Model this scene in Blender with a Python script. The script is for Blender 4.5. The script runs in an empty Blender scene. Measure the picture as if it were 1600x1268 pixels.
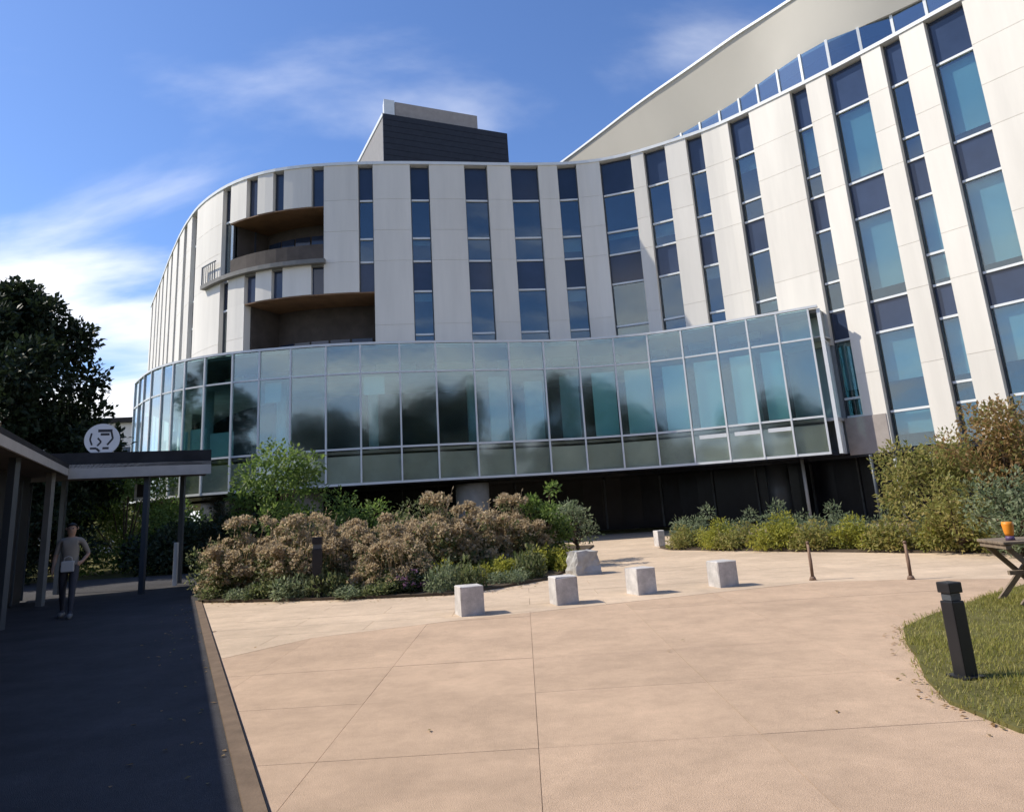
import bpy, bmesh, math, random
from mathutils import Vector, Matrix
CLOUD_LOC = (6.0, 0.6, 0.0)
SKY_TINT = (0.64, 0.77, 1.0, 1)
EXPOSURE = 0.48
S = bpy.context.scene
COL = S.collection
R = math.radians

# ------------------------------------------------------------------ camera
P_, R_ = R(13.8), R(3.6)
fw = Vector((0, math.cos(P_), math.sin(P_)))
u0 = Vector((0, -math.sin(P_), math.cos(P_)))
r0 = Vector((1, 0, 0))
rt = r0*math.cos(R_) - u0*math.sin(R_)
up = r0*math.sin(R_) + u0*math.cos(R_)
cd = bpy.data.cameras.new('camera'); cam = bpy.data.objects.new('camera', cd); COL.objects.link(cam)
M_ = Matrix((rt, up, -fw)).transposed().to_4x4(); M_.translation = Vector((0, 0, 1.6))
cam.matrix_world = M_
cd.sensor_width = 36; cd.lens = 36*1150/1600; cd.shift_y = -129/1600
cd.clip_start = 0.05; cd.clip_end = 3000
S.camera = cam

# ------------------------------------------------------------------ world
SUN_EL, SUN_AZ = R(44), R(6)     # azimuth: degrees beyond the left-hand side of the view
sdir = Vector((-math.cos(SUN_AZ)*math.cos(SUN_EL), math.sin(SUN_AZ)*math.cos(SUN_EL), math.sin(SUN_EL)))
W = bpy.data.worlds.new('World'); S.world = W; W.use_nodes = True
nt = W.node_tree; N = nt.nodes; L = nt.links; N.clear()
wo = N.new('ShaderNodeOutputWorld'); bg = N.new('ShaderNodeBackground'); bg.inputs[1].default_value = 0.135
sky = N.new('ShaderNodeTexSky'); sky.sky_type = 'NISHITA'; sky.sun_disc = False
sky.sun_elevation = SUN_EL; sky.sun_rotation = -(math.pi/2 - SUN_AZ)
sky.altitude = 300; sky.air_density = 1.0; sky.dust_density = 0.6; sky.ozone_density = 2.5
tc = N.new('ShaderNodeTexCoord')
sep = N.new('ShaderNodeSeparateXYZ'); L.new(tc.outputs['Generated'], sep.inputs[0])
def wmath(op, a, b=None, c=None):
    n = N.new('ShaderNodeMath'); n.operation = op
    for i, v in enumerate((a, b, c)):
        if v is None: continue
        if isinstance(v, (int, float)): n.inputs[i].default_value = v
        else: L.new(v, n.inputs[i])
    return n.outputs[0]
zc = wmath('ADD', wmath('MAXIMUM', sep.outputs[2], 0.0), 0.10)
cx_ = wmath('DIVIDE', sep.outputs[0], zc); cy_ = wmath('DIVIDE', sep.outputs[1], zc)
cmb = N.new('ShaderNodeCombineXYZ'); L.new(cx_, cmb.inputs[0]); L.new(cy_, cmb.inputs[1])
mp = N.new('ShaderNodeMapping'); L.new(cmb.outputs[0], mp.inputs[0])
mp.inputs['Location'].default_value = CLOUD_LOC; mp.inputs['Rotation'].default_value = (0, 0, R(25)); mp.inputs['Scale'].default_value = (0.62, 1.15, 1)
nz = N.new('ShaderNodeTexNoise'); nz.inputs['Scale'].default_value = 1.15; nz.inputs['Detail'].default_value = 8; nz.inputs['Roughness'].default_value = 0.52; nz.inputs['Distortion'].default_value = 0.25
L.new(mp.outputs[0], nz.inputs['Vector'])
low = N.new('ShaderNodeMapRange'); L.new(sep.outputs[2], low.inputs[0]); low.inputs[1].default_value = 0.24; low.inputs[2].default_value = 0.46
low.inputs[3].default_value = 0.24; low.inputs[4].default_value = 0.0
dens = wmath('ADD', nz.outputs[0], low.outputs[0])
cr = N.new('ShaderNodeMapRange'); cr.interpolation_type = 'SMOOTHSTEP'; L.new(dens, cr.inputs[0])
cr.inputs[1].default_value = 0.565; cr.inputs[2].default_value = 0.88; cr.inputs[3].default_value = 0.0; cr.inputs[4].default_value = 0.92
mixc = N.new('ShaderNodeMix'); mixc.data_type = 'RGBA'
L.new(cr.outputs[0], mixc.inputs[0])
tint = N.new('ShaderNodeMix'); tint.data_type = 'RGBA'; tint.blend_type = 'MULTIPLY'; tint.inputs[0].default_value = 1.0
L.new(sky.outputs[0], tint.inputs[6]); tint.inputs[7].default_value = SKY_TINT
L.new(tint.outputs[2], mixc.inputs[6]); mixc.inputs[7].default_value = (7.2, 7.25, 7.4, 1)
L.new(mixc.outputs[2], bg.inputs[0]); L.new(bg.outputs[0], wo.inputs[0])

sl = bpy.data.lights.new('sun', 'SUN'); sl.energy = 3.8; sl.angle = R(0.53); sl.color = (1.0, 0.93, 0.81)
so = bpy.data.objects.new('sun', sl); COL.objects.link(so); so.rotation_euler = (-sdir).to_track_quat('-Z', 'Y').to_euler()
S.view_settings.view_transform = 'Standard'; S.view_settings.look = 'None'
S.view_settings.exposure = EXPOSURE; S.view_settings.gamma = 1.0; S.view_settings.use_curve_mapping = False
S.render.engine = 'CYCLES'
S.cycles.max_bounces = 8; S.cycles.transparent_max_bounces = 12; S.cycles.glossy_bounces = 4; S.cycles.diffuse_bounces = 4

# ------------------------------------------------------------------ materials
def nodemat(name):
    m = bpy.data.materials.new(name); m.use_nodes = True
    return m, m.node_tree, m.node_tree.nodes.get('Principled BSDF')
def mat(name, c, rough=0.7, spec=0.3, metal=0.0, var=0.12, scale=3.0, bump=0.0, bscale=40.0, objvar=0.0, streak=False, speck=0.0):
    m, t, b = nodemat(name); n = t.nodes; l = t.links
    b.inputs['Roughness'].default_value = rough; b.inputs['Specular IOR Level'].default_value = spec; b.inputs['Metallic'].default_value = metal
    co = n.new('ShaderNodeTexCoord'); src = co.outputs['Object']
    if streak:
        mpp = n.new('ShaderNodeMapping'); mpp.inputs['Scale'].default_value = (1, 1, 0.12); l.new(src, mpp.inputs[0]); srcv = mpp.outputs[0]
    else: srcv = src
    nz = n.new('ShaderNodeTexNoise'); nz.inputs['Scale'].default_value = scale; nz.inputs['Detail'].default_value = 8; nz.inputs['Roughness'].default_value = 0.6
    l.new(srcv, nz.inputs['Vector'])
    mr = n.new('ShaderNodeMapRange'); l.new(nz.outputs[0], mr.inputs[0]); mr.inputs[1].default_value = 0.3; mr.inputs[2].default_value = 0.7
    mr.inputs[3].default_value = 1-var; mr.inputs[4].default_value = 1+var
    val = mr.outputs[0]
    if objvar:
        oi = n.new('ShaderNodeObjectInfo'); r2 = n.new('ShaderNodeMapRange'); l.new(oi.outputs['Random'], r2.inputs[0])
        r2.inputs[3].default_value = 1-objvar; r2.inputs[4].default_value = 1+objvar
        mu = n.new('ShaderNodeMath'); mu.operation = 'MULTIPLY'; l.new(val, mu.inputs[0]); l.new(r2.outputs[0], mu.inputs[1]); val = mu.outputs[0]
    if speck:
        for sc_, am_ in ((130.0, speck), (0.45, 0.13), (2.6, 0.07), (9.0, 0.05)):
            wl = n.new('ShaderNodeNewGeometry'); n2 = n.new('ShaderNodeTexNoise'); n2.inputs['Scale'].default_value = sc_; n2.inputs['Detail'].default_value = 5; n2.inputs['Roughness'].default_value = 0.65; l.new(wl.outputs['Position'], n2.inputs['Vector'])
            m3 = n.new('ShaderNodeMapRange'); l.new(n2.outputs[0], m3.inputs[0]); m3.inputs[1].default_value = 0.32; m3.inputs[2].default_value = 0.68; m3.inputs[3].default_value = 1-am_; m3.inputs[4].default_value = 1+am_
            mu = n.new('ShaderNodeMath'); mu.operation = 'MULTIPLY'; l.new(val, mu.inputs[0]); l.new(m3.outputs[0], mu.inputs[1]); val = mu.outputs[0]
    vm = n.new('ShaderNodeVectorMath'); vm.operation = 'SCALE'; vm.inputs[0].default_value = c; l.new(val, vm.inputs['Scale'])
    l.new(vm.outputs[0], b.inputs['Base Color'])
    if bump:
        nb = n.new('ShaderNodeTexNoise'); nb.inputs['Scale'].default_value = bscale; nb.inputs['Detail'].default_value = 6; l.new(src, nb.inputs['Vector'])
        bu = n.new('ShaderNodeBump'); bu.inputs['Strength'].default_value = bump; bu.inputs['Distance'].default_value = 0.01; l.new(nb.outputs[0], bu.inputs['Height']); l.new(bu.outputs[0], b.inputs['Normal'])
    return m
def glass(name, tintc, refl, frefl=0.9, rough=0.015, wob=0.25):
    m, t, b = nodemat(name); n = t.nodes; l = t.links; n.remove(b)
    out = n.get('Material Output')
    tr = n.new('ShaderNodeBsdfTransparent'); tr.inputs[0].default_value = (*tintc, 1)
    gl = n.new('ShaderNodeBsdfGlossy'); gl.inputs['Roughness'].default_value = rough; gl.inputs[0].default_value = (0.93, 0.97, 1.0, 1)
    co = n.new('ShaderNodeTexCoord'); nz = n.new('ShaderNodeTexNoise'); nz.inputs['Scale'].default_value = 0.9; nz.inputs['Detail'].default_value = 2
    l.new(co.outputs['Object'], nz.inputs['Vector'])
    bu = n.new('ShaderNodeBump'); bu.inputs['Strength'].default_value = wob; bu.inputs['Distance'].default_value = 0.01; l.new(nz.outputs[0], bu.inputs['Height']); l.new(bu.outputs[0], gl.inputs['Normal'])
    lw = n.new('ShaderNodeLayerWeight'); lw.inputs[0].default_value = 0.5
    mr = n.new('ShaderNodeMapRange'); l.new(lw.outputs['Facing'], mr.inputs[0]); mr.inputs[1].default_value = 0.35; mr.inputs[2].default_value = 1.0
    mr.inputs[3].default_value = refl; mr.inputs[4].default_value = frefl
    mx = n.new('ShaderNodeMixShader'); l.new(mr.outputs[0], mx.inputs[0]); l.new(tr.outputs[0], mx.inputs[1]); l.new(gl.outputs[0], mx.inputs[2]); l.new(mx.outputs[0], out.inputs[0])
    return m
def leafmat(name, cols, rough=0.5, trans=0.25):
    m, t, b = nodemat(name); n = t.nodes; l = t.links
    out = n.get('Material Output')
    g = n.new('ShaderNodeNewGeometry'); rp = n.new('ShaderNodeValToRGB'); l.new(g.outputs['Random Per Island'], rp.inputs[0])
    el = rp.color_ramp.elements
    while len(el) < len(cols): el.new(0.5)
    for i, c in enumerate(cols): el[i].position = i/(len(cols)-1); el[i].color = (*c, 1)
    l.new(rp.outputs[0], b.inputs['Base Color']); b.inputs['Roughness'].default_value = rough; b.inputs['Specular IOR Level'].default_value = 0.3
    tl = n.new('ShaderNodeBsdfTranslucent'); l.new(rp.outputs[0], tl.inputs[0])
    mx = n.new('ShaderNodeMixShader'); mx.inputs[0].default_value = trans; l.new(b.outputs[0], mx.inputs[1]); l.new(tl.outputs[0], mx.inputs[2]); l.new(mx.outputs[0], out.inputs[0])
    return m
white_panel = mat('white_panel', (0.75, 0.708, 0.63), 0.55, 0.3, var=0.09, scale=0.9, streak=True, objvar=0.03)
soffit_cream = mat('soffit_cream', (0.57, 0.535, 0.46), 0.6, var=0.04, scale=0.25)
white_metal = mat('white_metal', (0.72, 0.74, 0.74), 0.4, 0.4, var=0.04)
grey_metal = mat('grey_metal', (0.34, 0.36, 0.36), 0.4, 0.4, var=0.06)
frame_dark = mat('frame_dark', (0.07, 0.08, 0.09), 0.4, 0.4, var=0.05)
spandrel_m = mat('spandrel_glass', (0.026, 0.040, 0.078), 0.08, 0.6, var=0.15, scale=0.8, objvar=0.25)
low_panel = mat('low_glass_panel', (0.72, 0.74, 0.68), 0.4, 0.6, var=0.25, scale=0.6, objvar=0.2)
vision = glass('vision_glass', (0.58, 0.73, 0.77), 0.11)
ribbon_g = glass('ribbon_glass', (0.40, 0.55, 0.65), 0.24, 0.6)
curtain_g = glass('curtain_glass', (0.66, 0.85, 0.85), 0.15, 0.8, 0.085, 0.5)
low_g = glass('low_glass', (0.84, 0.86, 0.82), 0.12, 0.8, 0.08, 0.4)
blind_m = mat('blind', (0.74, 0.78, 0.75), 0.8, 0.1, var=0.06, scale=1.0, objvar=0.1)
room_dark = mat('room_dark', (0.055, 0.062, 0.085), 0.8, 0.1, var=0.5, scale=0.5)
room_mid = mat('room_mid', (0.46, 0.47, 0.47), 0.8, 0.1, var=0.5, scale=0.35)
wood_brown = mat('brown_timber', (0.21, 0.125, 0.07), 0.6, 0.2, var=0.25, scale=1.5)
brown_dark = mat('brown_dark', (0.085, 0.07, 0.06), 0.7, 0.2, var=0.3, scale=1.0)
slab_grey = mat('slab_grey', (0.20, 0.195, 0.18), 0.7, var=0.15)
pent_dark = mat('penthouse_cladding', (0.022, 0.025, 0.034), 0.5, 0.3, var=0.2)
pent_grey = mat('penthouse_grey', (0.24, 0.23, 0.22), 0.6, var=0.1)
pent_tan = mat('penthouse_tan', (0.34, 0.30, 0.27), 0.6, var=0.1)
under_shade = mat('undercroft_shade', (0.012, 0.013, 0.02), 0.25, 0.3, var=0.4, scale=0.6)  # near-black base colour carries the deep shade under the upper floors
concrete = mat('concrete', (0.30, 0.29, 0.27), 0.8, 0.2, var=0.15, scale=2, bump=0.3)
asphalt = mat('asphalt', (0.056, 0.053, 0.055), 0.9, 0.25, var=0.2, scale=1.2, bump=1.0, bscale=160, speck=0.35)
soil = mat('soil', (0.085, 0.065, 0.045), 0.95, 0.1, var=0.3, scale=3, bump=0.8)
grassbase = mat('grass_ground', (0.12, 0.11, 0.04), 0.95, 0.1, var=0.35, scale=1.5, bump=0.8)
pave_cream = mat('cream_paving', (0.57, 0.435, 0.305), 0.85, 0.2, var=0.06, scale=2.2, bump=0.5, bscale=140, objvar=0.045, speck=0.14)
pave_tan = mat('tan_paving', (0.50, 0.355, 0.24), 0.85, 0.2, var=0.06, scale=1.6, bump=0.6, bscale=150, objvar=0.05, speck=0.24)
joint_m = mat('paving_joint', (0.36, 0.27, 0.19), 0.9, 0.1, var=0.2, scale=8)
kerb_m = mat('kerb', (0.17, 0.12, 0.08), 0.85, 0.2, var=0.2, scale=5, bump=0.4)
stone_m = mat('pale_stone', (0.52, 0.49, 0.455), 0.8, 0.25, speck=0.22, var=0.22, scale=5, bump=0.4, bscale=60)
rock_m = mat('grey_stone', (0.40, 0.385, 0.36), 0.8, 0.2, var=0.25, scale=4, bump=0.9, bscale=25)
black_m = mat('black_metal', (0.014, 0.014, 0.016), 0.45, 0.4, var=0.15)
lens_m = mat('lamp_lens', (0.30, 0.30, 0.29), 0.3, 0.5, var=0.05)
pole_m = mat('brown_pole', (0.20, 0.13, 0.09), 0.7, var=0.2, scale=8)
roof_dark = mat('dark_roof', (0.03, 0.03, 0.032), 0.8, 0.2, var=0.3, scale=2)
fascia_m = mat('fascia', (0.42, 0.40, 0.37), 0.6, var=0.1)
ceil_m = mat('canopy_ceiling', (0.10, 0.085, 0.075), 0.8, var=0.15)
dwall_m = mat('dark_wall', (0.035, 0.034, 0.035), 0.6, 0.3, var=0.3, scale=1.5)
sign_w = mat('sign_white', (0.78, 0.78, 0.78), 0.5, var=0.03)
sign_k = mat('sign_dark', (0.05, 0.05, 0.055), 0.5, var=0.05)
wood_m = mat('weathered_timber', (0.20, 0.155, 0.11), 0.8, 0.2, var=0.25, scale=9, bump=0.4)
bark_m = mat('bark', (0.085, 0.062, 0.045), 0.9, 0.1, var=0.35, scale=8, bump=0.8, bscale=30)
far_wall_m = mat('far_wall', (0.66, 0.66, 0.67), 0.7, var=0.05)
orange_m = mat('orange_plastic', (0.75, 0.26, 0.02), 0.5, 0.4, var=0.05)
purple_m = mat('purple_plastic', (0.10, 0.06, 0.13), 0.5, 0.4, var=0.05)

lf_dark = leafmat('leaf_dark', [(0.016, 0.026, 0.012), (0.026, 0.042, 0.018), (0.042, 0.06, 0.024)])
lf_green = leafmat('leaf_green', [(0.094, 0.153, 0.035), (0.153, 0.236, 0.053), (0.236, 0.307, 0.083)], trans=0.52)
lf_mid = leafmat('leaf_mid', [(0.083, 0.118, 0.041), (0.165, 0.195, 0.077), (0.271, 0.271, 0.136)], trans=0.52)
lf_tan = leafmat('leaf_tan', [(0.38, 0.29, 0.165), (0.52, 0.405, 0.25), (0.60, 0.495, 0.34)], trans=0.5)
lf_yell = leafmat('leaf_yellow', [(0.283, 0.295, 0.041), (0.425, 0.401, 0.071), (0.236, 0.266, 0.053)], trans=0.52)
lf_olive = leafmat('leaf_olive', [(0.201, 0.224, 0.059), (0.319, 0.307, 0.088), (0.389, 0.319, 0.118)], trans=0.52)
lf_rust = leafmat('leaf_rust', [(0.20, 0.22, 0.06), (0.27, 0.24, 0.08), (0.330, 0.206, 0.088), (0.425, 0.271, 0.130), (0.260, 0.195, 0.071)], trans=0.52)
lf_blue = leafmat('leaf_bluegreen', [(0.118, 0.165, 0.083), (0.224, 0.271, 0.147), (0.330, 0.366, 0.224)], trans=0.52)
lf_grass = leafmat('leaf_grass', [(0.16, 0.19, 0.04), (0.36, 0.32, 0.07), (0.26, 0.26, 0.05), (0.46, 0.38, 0.14)], trans=0.4)
lf_mirror = leafmat('leaf_far', [(0.045, 0.06, 0.03), (0.075, 0.095, 0.05), (0.11, 0.13, 0.065)])
lf_purple = leafmat('flower_purple', [(0.22, 0.09, 0.18), (0.35, 0.2, 0.28)])
skin_m = mat('skin', (0.36, 0.22, 0.15), 0.6, 0.3, var=0.05)
shirt_m = mat('shirt', (0.26, 0.235, 0.20), 0.8, 0.1, var=0.1)
trouser_m = mat('trousers', (0.06, 0.062, 0.075), 0.8, 0.1, var=0.1)
hair_m = mat('hair', (0.012, 0.01, 0.009), 0.6, 0.3, var=0.1)
shoe_m = mat('shoe', (0.16, 0.16, 0.16), 0.6, 0.3, var=0.1)
bag_m = mat('bag', (0.45, 0.45, 0.44), 0.7, 0.2, var=0.08)

# ------------------------------------------------------------------ object helpers
def link(name, me, parent=None):
    o = bpy.data.objects.new(name, me); COL.objects.link(o)
    if parent: o.parent = parent
    return o
class MB:
    def __init__(s): s.v = []; s.f = []; s.mi = []; s.cur = 0
    def add(s, vs, fs):
        k = len(s.v); s.v += [tuple(v) for v in vs]
        for f in fs: s.f.append(tuple(i+k for i in f)); s.mi.append(s.cur)
        return s
    def box(s, a, b):
        x0, y0, z0 = a; x1, y1, z1 = b
        return s.add([(x0,y0,z0),(x1,y0,z0),(x1,y1,z0),(x0,y1,z0),(x0,y0,z1),(x1,y0,z1),(x1,y1,z1),(x0,y1,z1)],
                     [(3,2,1,0),(4,5,6,7),(0,1,5,4),(1,2,6,5),(2,3,7,6),(3,0,4,7)])
    def prism(s, poly, z0, z1):      # poly ccw from above
        a = sum(poly[i][0]*poly[(i+1) % len(poly)][1]-poly[(i+1) % len(poly)][0]*poly[i][1] for i in range(len(poly)))
        if a < 0: poly = poly[::-1]
        n = len(poly)
        return s.add([(x, y, z0) for x, y in poly]+[(x, y, z1) for x, y in poly],
                     [tuple(range(n))[::-1], tuple(range(n, 2*n))]+[(i, (i+1) % n, n+(i+1) % n, n+i) for i in range(n)])
    def tube(s, pts, rad, seg=8, cap=True):
        pts = [Vector(p) for p in pts]; rings = []
        if not hasattr(rad, '__len__'): rad = [rad]*len(pts)
        vs = []
        for i, p in enumerate(pts):
            d = (pts[min(i+1, len(pts)-1)]-pts[max(i-1, 0)]).normalized()
            q = d.to_track_quat('Z', 'Y'); 
            for k in range(seg):
                a = 2*math.pi*k/seg; vs.append(p+q @ Vector((math.cos(a)*rad[i], math.sin(a)*rad[i], 0)))
        fs = []
        for i in range(len(pts)-1):
            for k in range(seg):
                k2 = (k+1) % seg; fs.append((i*seg+k, i*seg+k2, (i+1)*seg+k2, (i+1)*seg+k))
        if cap: fs.append(tuple(range(seg))[::-1]); fs.append(tuple(range((len(pts)-1)*seg, len(pts)*seg)))
        return s.add(vs, fs)
    def mesh(s, name, m, smooth=False):
        me = bpy.data.meshes.new(name); me.from_pydata(s.v, [], s.f)
        for x in (m if isinstance(m, (list, tuple)) else [m]): me.materials.append(x)
        me.polygons.foreach_set('material_index', s.mi)
        if smooth: me.polygons.foreach_set('use_smooth', [True]*len(s.f))
        me.update(); return me
    def obj(s, name, m, parent=None, smooth=False): return link(name, s.mesh(name, m, smooth), parent)
def bevel(o, w, seg=2):
    bm = bmesh.new(); bm.from_mesh(o.data)
    bmesh.ops.bevel(bm, geom=bm.edges[:], offset=w, segments=seg, affect='EDGES', profile=0.7)
    bm.to_mesh(o.data); bm.free(); return o
def tag(o, label, cat, group=None, kind=None):
    o['label'] = label; o['category'] = cat
    if group: o['group'] = group
    if kind: o['kind'] = kind
    return o
def empty(name, loc, rz=0, label=None, cat=None, group=None):
    o = bpy.data.objects.new(name, None); COL.objects.link(o); o.location = loc; o.rotation_euler = (0, 0, rz); o.empty_display_size = 0.3
    if label: tag(o, label, cat, group)
    return o
def struct(o): o['kind'] = 'structure'; return o
def copy_tree(o, parent=None):
    c = o.copy(); COL.objects.link(c)
    if parent: c.parent = parent
    for ch in [q for q in bpy.data.objects if q.parent == o]: copy_tree(ch, c)
    return c

# plan lines of the white facade and of the glass storey, in metres
FC = [(-29.82, 58.58), (-29.51, 58.06), (-29.2, 57.55), (-28.88, 57.04), (-28.57, 56.53), (-28.26, 56.02), (-27.94, 55.51), (-27.63, 54.99), (-27.32, 54.48), (-27.01, 53.97), (-26.69, 53.46), (-26.38, 52.94), (-26.07, 52.43), (-25.76, 51.92), (-25.45, 51.4), (-25.14, 50.89), (-24.83, 50.38), (-24.52, 49.86), (-24.21, 49.35), (-23.9, 48.84), (-23.59, 48.32), (-23.28, 47.81), (-22.96, 47.3), (-22.64, 46.79), (-22.33, 46.28), (-22.01, 45.77), (-21.69, 45.27), (-21.37, 44.76), (-21.05, 44.25), (-20.73, 43.74), (-20.4, 43.24), (-20.07, 42.74), (-19.74, 42.24), (-19.39, 41.75), (-19.05, 41.26), (-18.69, 40.77), (-18.34, 40.29), (-17.98, 39.82), (-17.6, 39.35), (-17.2, 38.91), (-16.79, 38.47), (-16.36, 38.05), (-15.92, 37.65), (-15.47, 37.26), (-15.0, 36.9), (-14.51, 36.56), (-14.0, 36.25), (-13.48, 35.97), (-12.93, 35.73), (-12.38, 35.53), (-11.81, 35.37), (-11.22, 35.26), (-10.63, 35.18), (-10.04, 35.13), (-9.44, 35.12), (-8.84, 35.12), (-8.24, 35.14), (-7.65, 35.18), (-7.05, 35.23), (-6.45, 35.29), (-5.86, 35.36), (-5.26, 35.44), (-4.67, 35.53), (-4.08, 35.63), (-3.49, 35.73), (-2.89, 35.83), (-2.3, 35.93), (-1.71, 36.04), (-1.12, 36.15), (-0.53, 36.25), (0.06, 36.35), (0.65, 36.44), (1.25, 36.53), (1.84, 36.6), (2.44, 36.67), (3.03, 36.72), (3.62, 36.74), (4.22, 36.72), (4.8, 36.66), (5.38, 36.54), (5.95, 36.38), (6.51, 36.18), (7.05, 35.93), (7.58, 35.66), (8.09, 35.35), (8.6, 35.04), (9.11, 34.73), (9.61, 34.41), (10.09, 34.08), (10.55, 33.71), (10.99, 33.32), (11.4, 32.89), (11.81, 32.45), (12.21, 32.0), (12.6, 31.55), (13.0, 31.1), (13.39, 30.65), (13.78, 30.19), (14.17, 29.73), (14.54, 29.26), (14.92, 28.8), (15.29, 28.32), (15.65, 27.84), (16.01, 27.37), (16.37, 26.88), (16.72, 26.4), (17.07, 25.91), (17.42, 25.42), (17.77, 24.94), (18.12, 24.45), (18.47, 23.96), (18.82, 23.47), (19.5, 22.5), (20.2, 21.5)]
GC = [(-19.57, 37.33), (-19.22, 36.84), (-18.86, 36.36), (-18.51, 35.87), (-18.14, 35.4), (-17.77, 34.93), (-17.37, 34.49), (-16.95, 34.07), (-16.5, 33.68), (-16.02, 33.32), (-15.52, 33.0), (-15.0, 32.71), (-14.47, 32.44), (-13.92, 32.21), (-13.36, 32.01), (-12.78, 31.85), (-12.2, 31.73), (-11.61, 31.63), (-11.01, 31.56), (-10.42, 31.5), (-9.82, 31.45), (-9.22, 31.41), (-8.62, 31.39), (-8.02, 31.4), (-7.43, 31.43), (-6.83, 31.48), (-6.24, 31.55), (-5.64, 31.64), (-5.05, 31.74), (-4.46, 31.85), (-3.87, 31.97), (-3.29, 32.1), (-2.71, 32.24), (-2.13, 32.39), (-1.55, 32.56), (-0.97, 32.72), (-0.39, 32.88), (0.19, 33.02), (0.77, 33.16), (1.36, 33.28), (1.95, 33.38), (2.54, 33.47), (3.13, 33.51), (3.73, 33.51), (4.32, 33.47), (4.92, 33.42), (5.51, 33.34), (6.09, 33.21), (6.66, 33.05), (7.22, 32.84), (7.77, 32.6), (8.3, 32.34), (8.83, 32.05), (9.35, 31.76), (9.88, 31.47), (10.4, 31.17), (10.92, 30.88), (11.45, 30.59), (11.97, 30.29), (12.49, 30.0), (12.75, 29.85)]
# ------------------------------------------------------------------ plan curves of the building
class Curve:
    def __init__(s, pts):
        s.p = [Vector(q) for q in pts]; s.a = [0.0]
        for i in range(1, len(s.p)): s.a.append(s.a[-1]+(s.p[i]-s.p[i-1]).length)
        s.len = s.a[-1]
    def at(s, t, off=0.0):          # off > 0 : towards the plaza
        import bisect
        i = min(max(bisect.bisect_right(s.a, t)-1, 0), len(s.p)-2)
        k = (t-s.a[i])/(s.a[i+1]-s.a[i]); p = s.p[i].lerp(s.p[i+1], k)
        def tan(j): return (s.p[min(j+1, len(s.p)-1)]-s.p[max(j-1, 0)]).normalized()
        d = tan(i).lerp(tan(i+1), min(max(k, 0), 1)).normalized()
        return Vector((p.x+d.y*off, p.y-d.x*off))
FCv, GCv = Curve(FC), Curve(GC)
def cslab(mb, cv, s0, s1, z0, z1, of, ob, step=0.7):
    n = max(1, int(math.ceil((s1-s0)/step))); vs = []; fs = []
    for i in range(n+1):
        t = s0+(s1-s0)*i/n; a = cv.at(t, of); b = cv.at(t, ob)
        vs += [(a.x, a.y, z0), (a.x, a.y, z1), (b.x, b.y, z1), (b.x, b.y, z0)]
    for i in range(n):
        k = 4*i
        for j in range(4): fs.append((k+j, k+(j+1) % 4 , k+4+(j+1) % 4, k+4+j))
    fs.append((0, 3, 2, 1)); e = 4*n; fs.append((e, e+1, e+2, e+3))
    return mb.add(vs, [f[::-1] for f in fs])
def chord(mb, cv, s0, s1, z0, z1, of, th, tw=0.0):   # flat pane between two stations, set a few millimetres out of true
    a = cv.at(s0, of+tw); b = cv.at(s1, of-tw); d = (b-a).normalized(); n = Vector((d.y, -d.x))*th
    vs = [(p.x, p.y, z) for z in (z0, z1) for p in (a, b, b-n, a-n)]
    return mb.add(vs, [(3,2,1,0),(4,5,6,7),(0,1,5,4),(1,2,6,5),(2,3,7,6),(3,0,4,7)])

random.seed(7)
# ================================================================== GROUND
mb = MB(); mb.add([(-900,-900,-0.02),(900,-900,-0.02),(900,900,-0.02),(-900,900,-0.02)], [(0,1,2,3)]); struct(mb.obj('ground', grassbase))
# edge between the shaded walkway and the paved plaza
def edge_x(y): return -5.34-(y-12.66)*0.457
walk = [(edge_x(-12), -12), (edge_x(16.6), 16.6), (-8.0, 20.0), (-9.6, 26), (-16, 26), (-15.4, 20), (-13.6, 14), (-9.5, 6), (-6, 0), (-6, -12)]
walk = [(edge_x(-12)+0, -12), (edge_x(16.5), 16.5), (-8.0, 20.0), (-9.6, 26), (-17, 26), (-17, -12)]
mb = MB(); mb.prism(walk, -0.3, 0.012); struct(mb.obj('walkway', asphalt))
bed = [(edge_x(16.3)+0.06, 16.3), (-5.6, 15.75), (-4.1, 15.3), (-2.6, 14.95), (-1.5, 14.8), (-0.5, 15.5), (0.5, 16.6), (1.15, 19), (1.5, 22.3), (2.4, 27.2), (-4, 29.5), (-12, 28.5), (-8.6, 20.2)]
mb = MB(); mb.prism(bed, -0.2, 0.05); struct(mb.obj('planting_bed', soil))
bed2 = [(4.2, 24.2), (4.27, 23.2), (6.45, 20.2), (8.5, 17.6), (9.8, 16.3), (14, 12), (30, 12), (30, 24), (15, 27), (9, 28)]
mb = MB(); mb.prism(bed2, -0.2, 0.05); struct(mb.obj('planting_bed', soil))
lawn = [(3.05, 5.2), (3.0, 5.9), (3.2, 6.6), (3.5, 7.3), (3.75, 8.0), (4.1, 8.75), (4.75, 9.4), (5.6, 10.1), (6.3, 10.7), (7.2, 11.4), (9, 11.75), (12, 11.75), (12, 2.5), (4.4, 3.8), (3.5, 4.5)]
mb = MB(); mb.prism(lawn, -0.2, 0.03); struct(mb.obj('lawn', grassbase))

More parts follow.
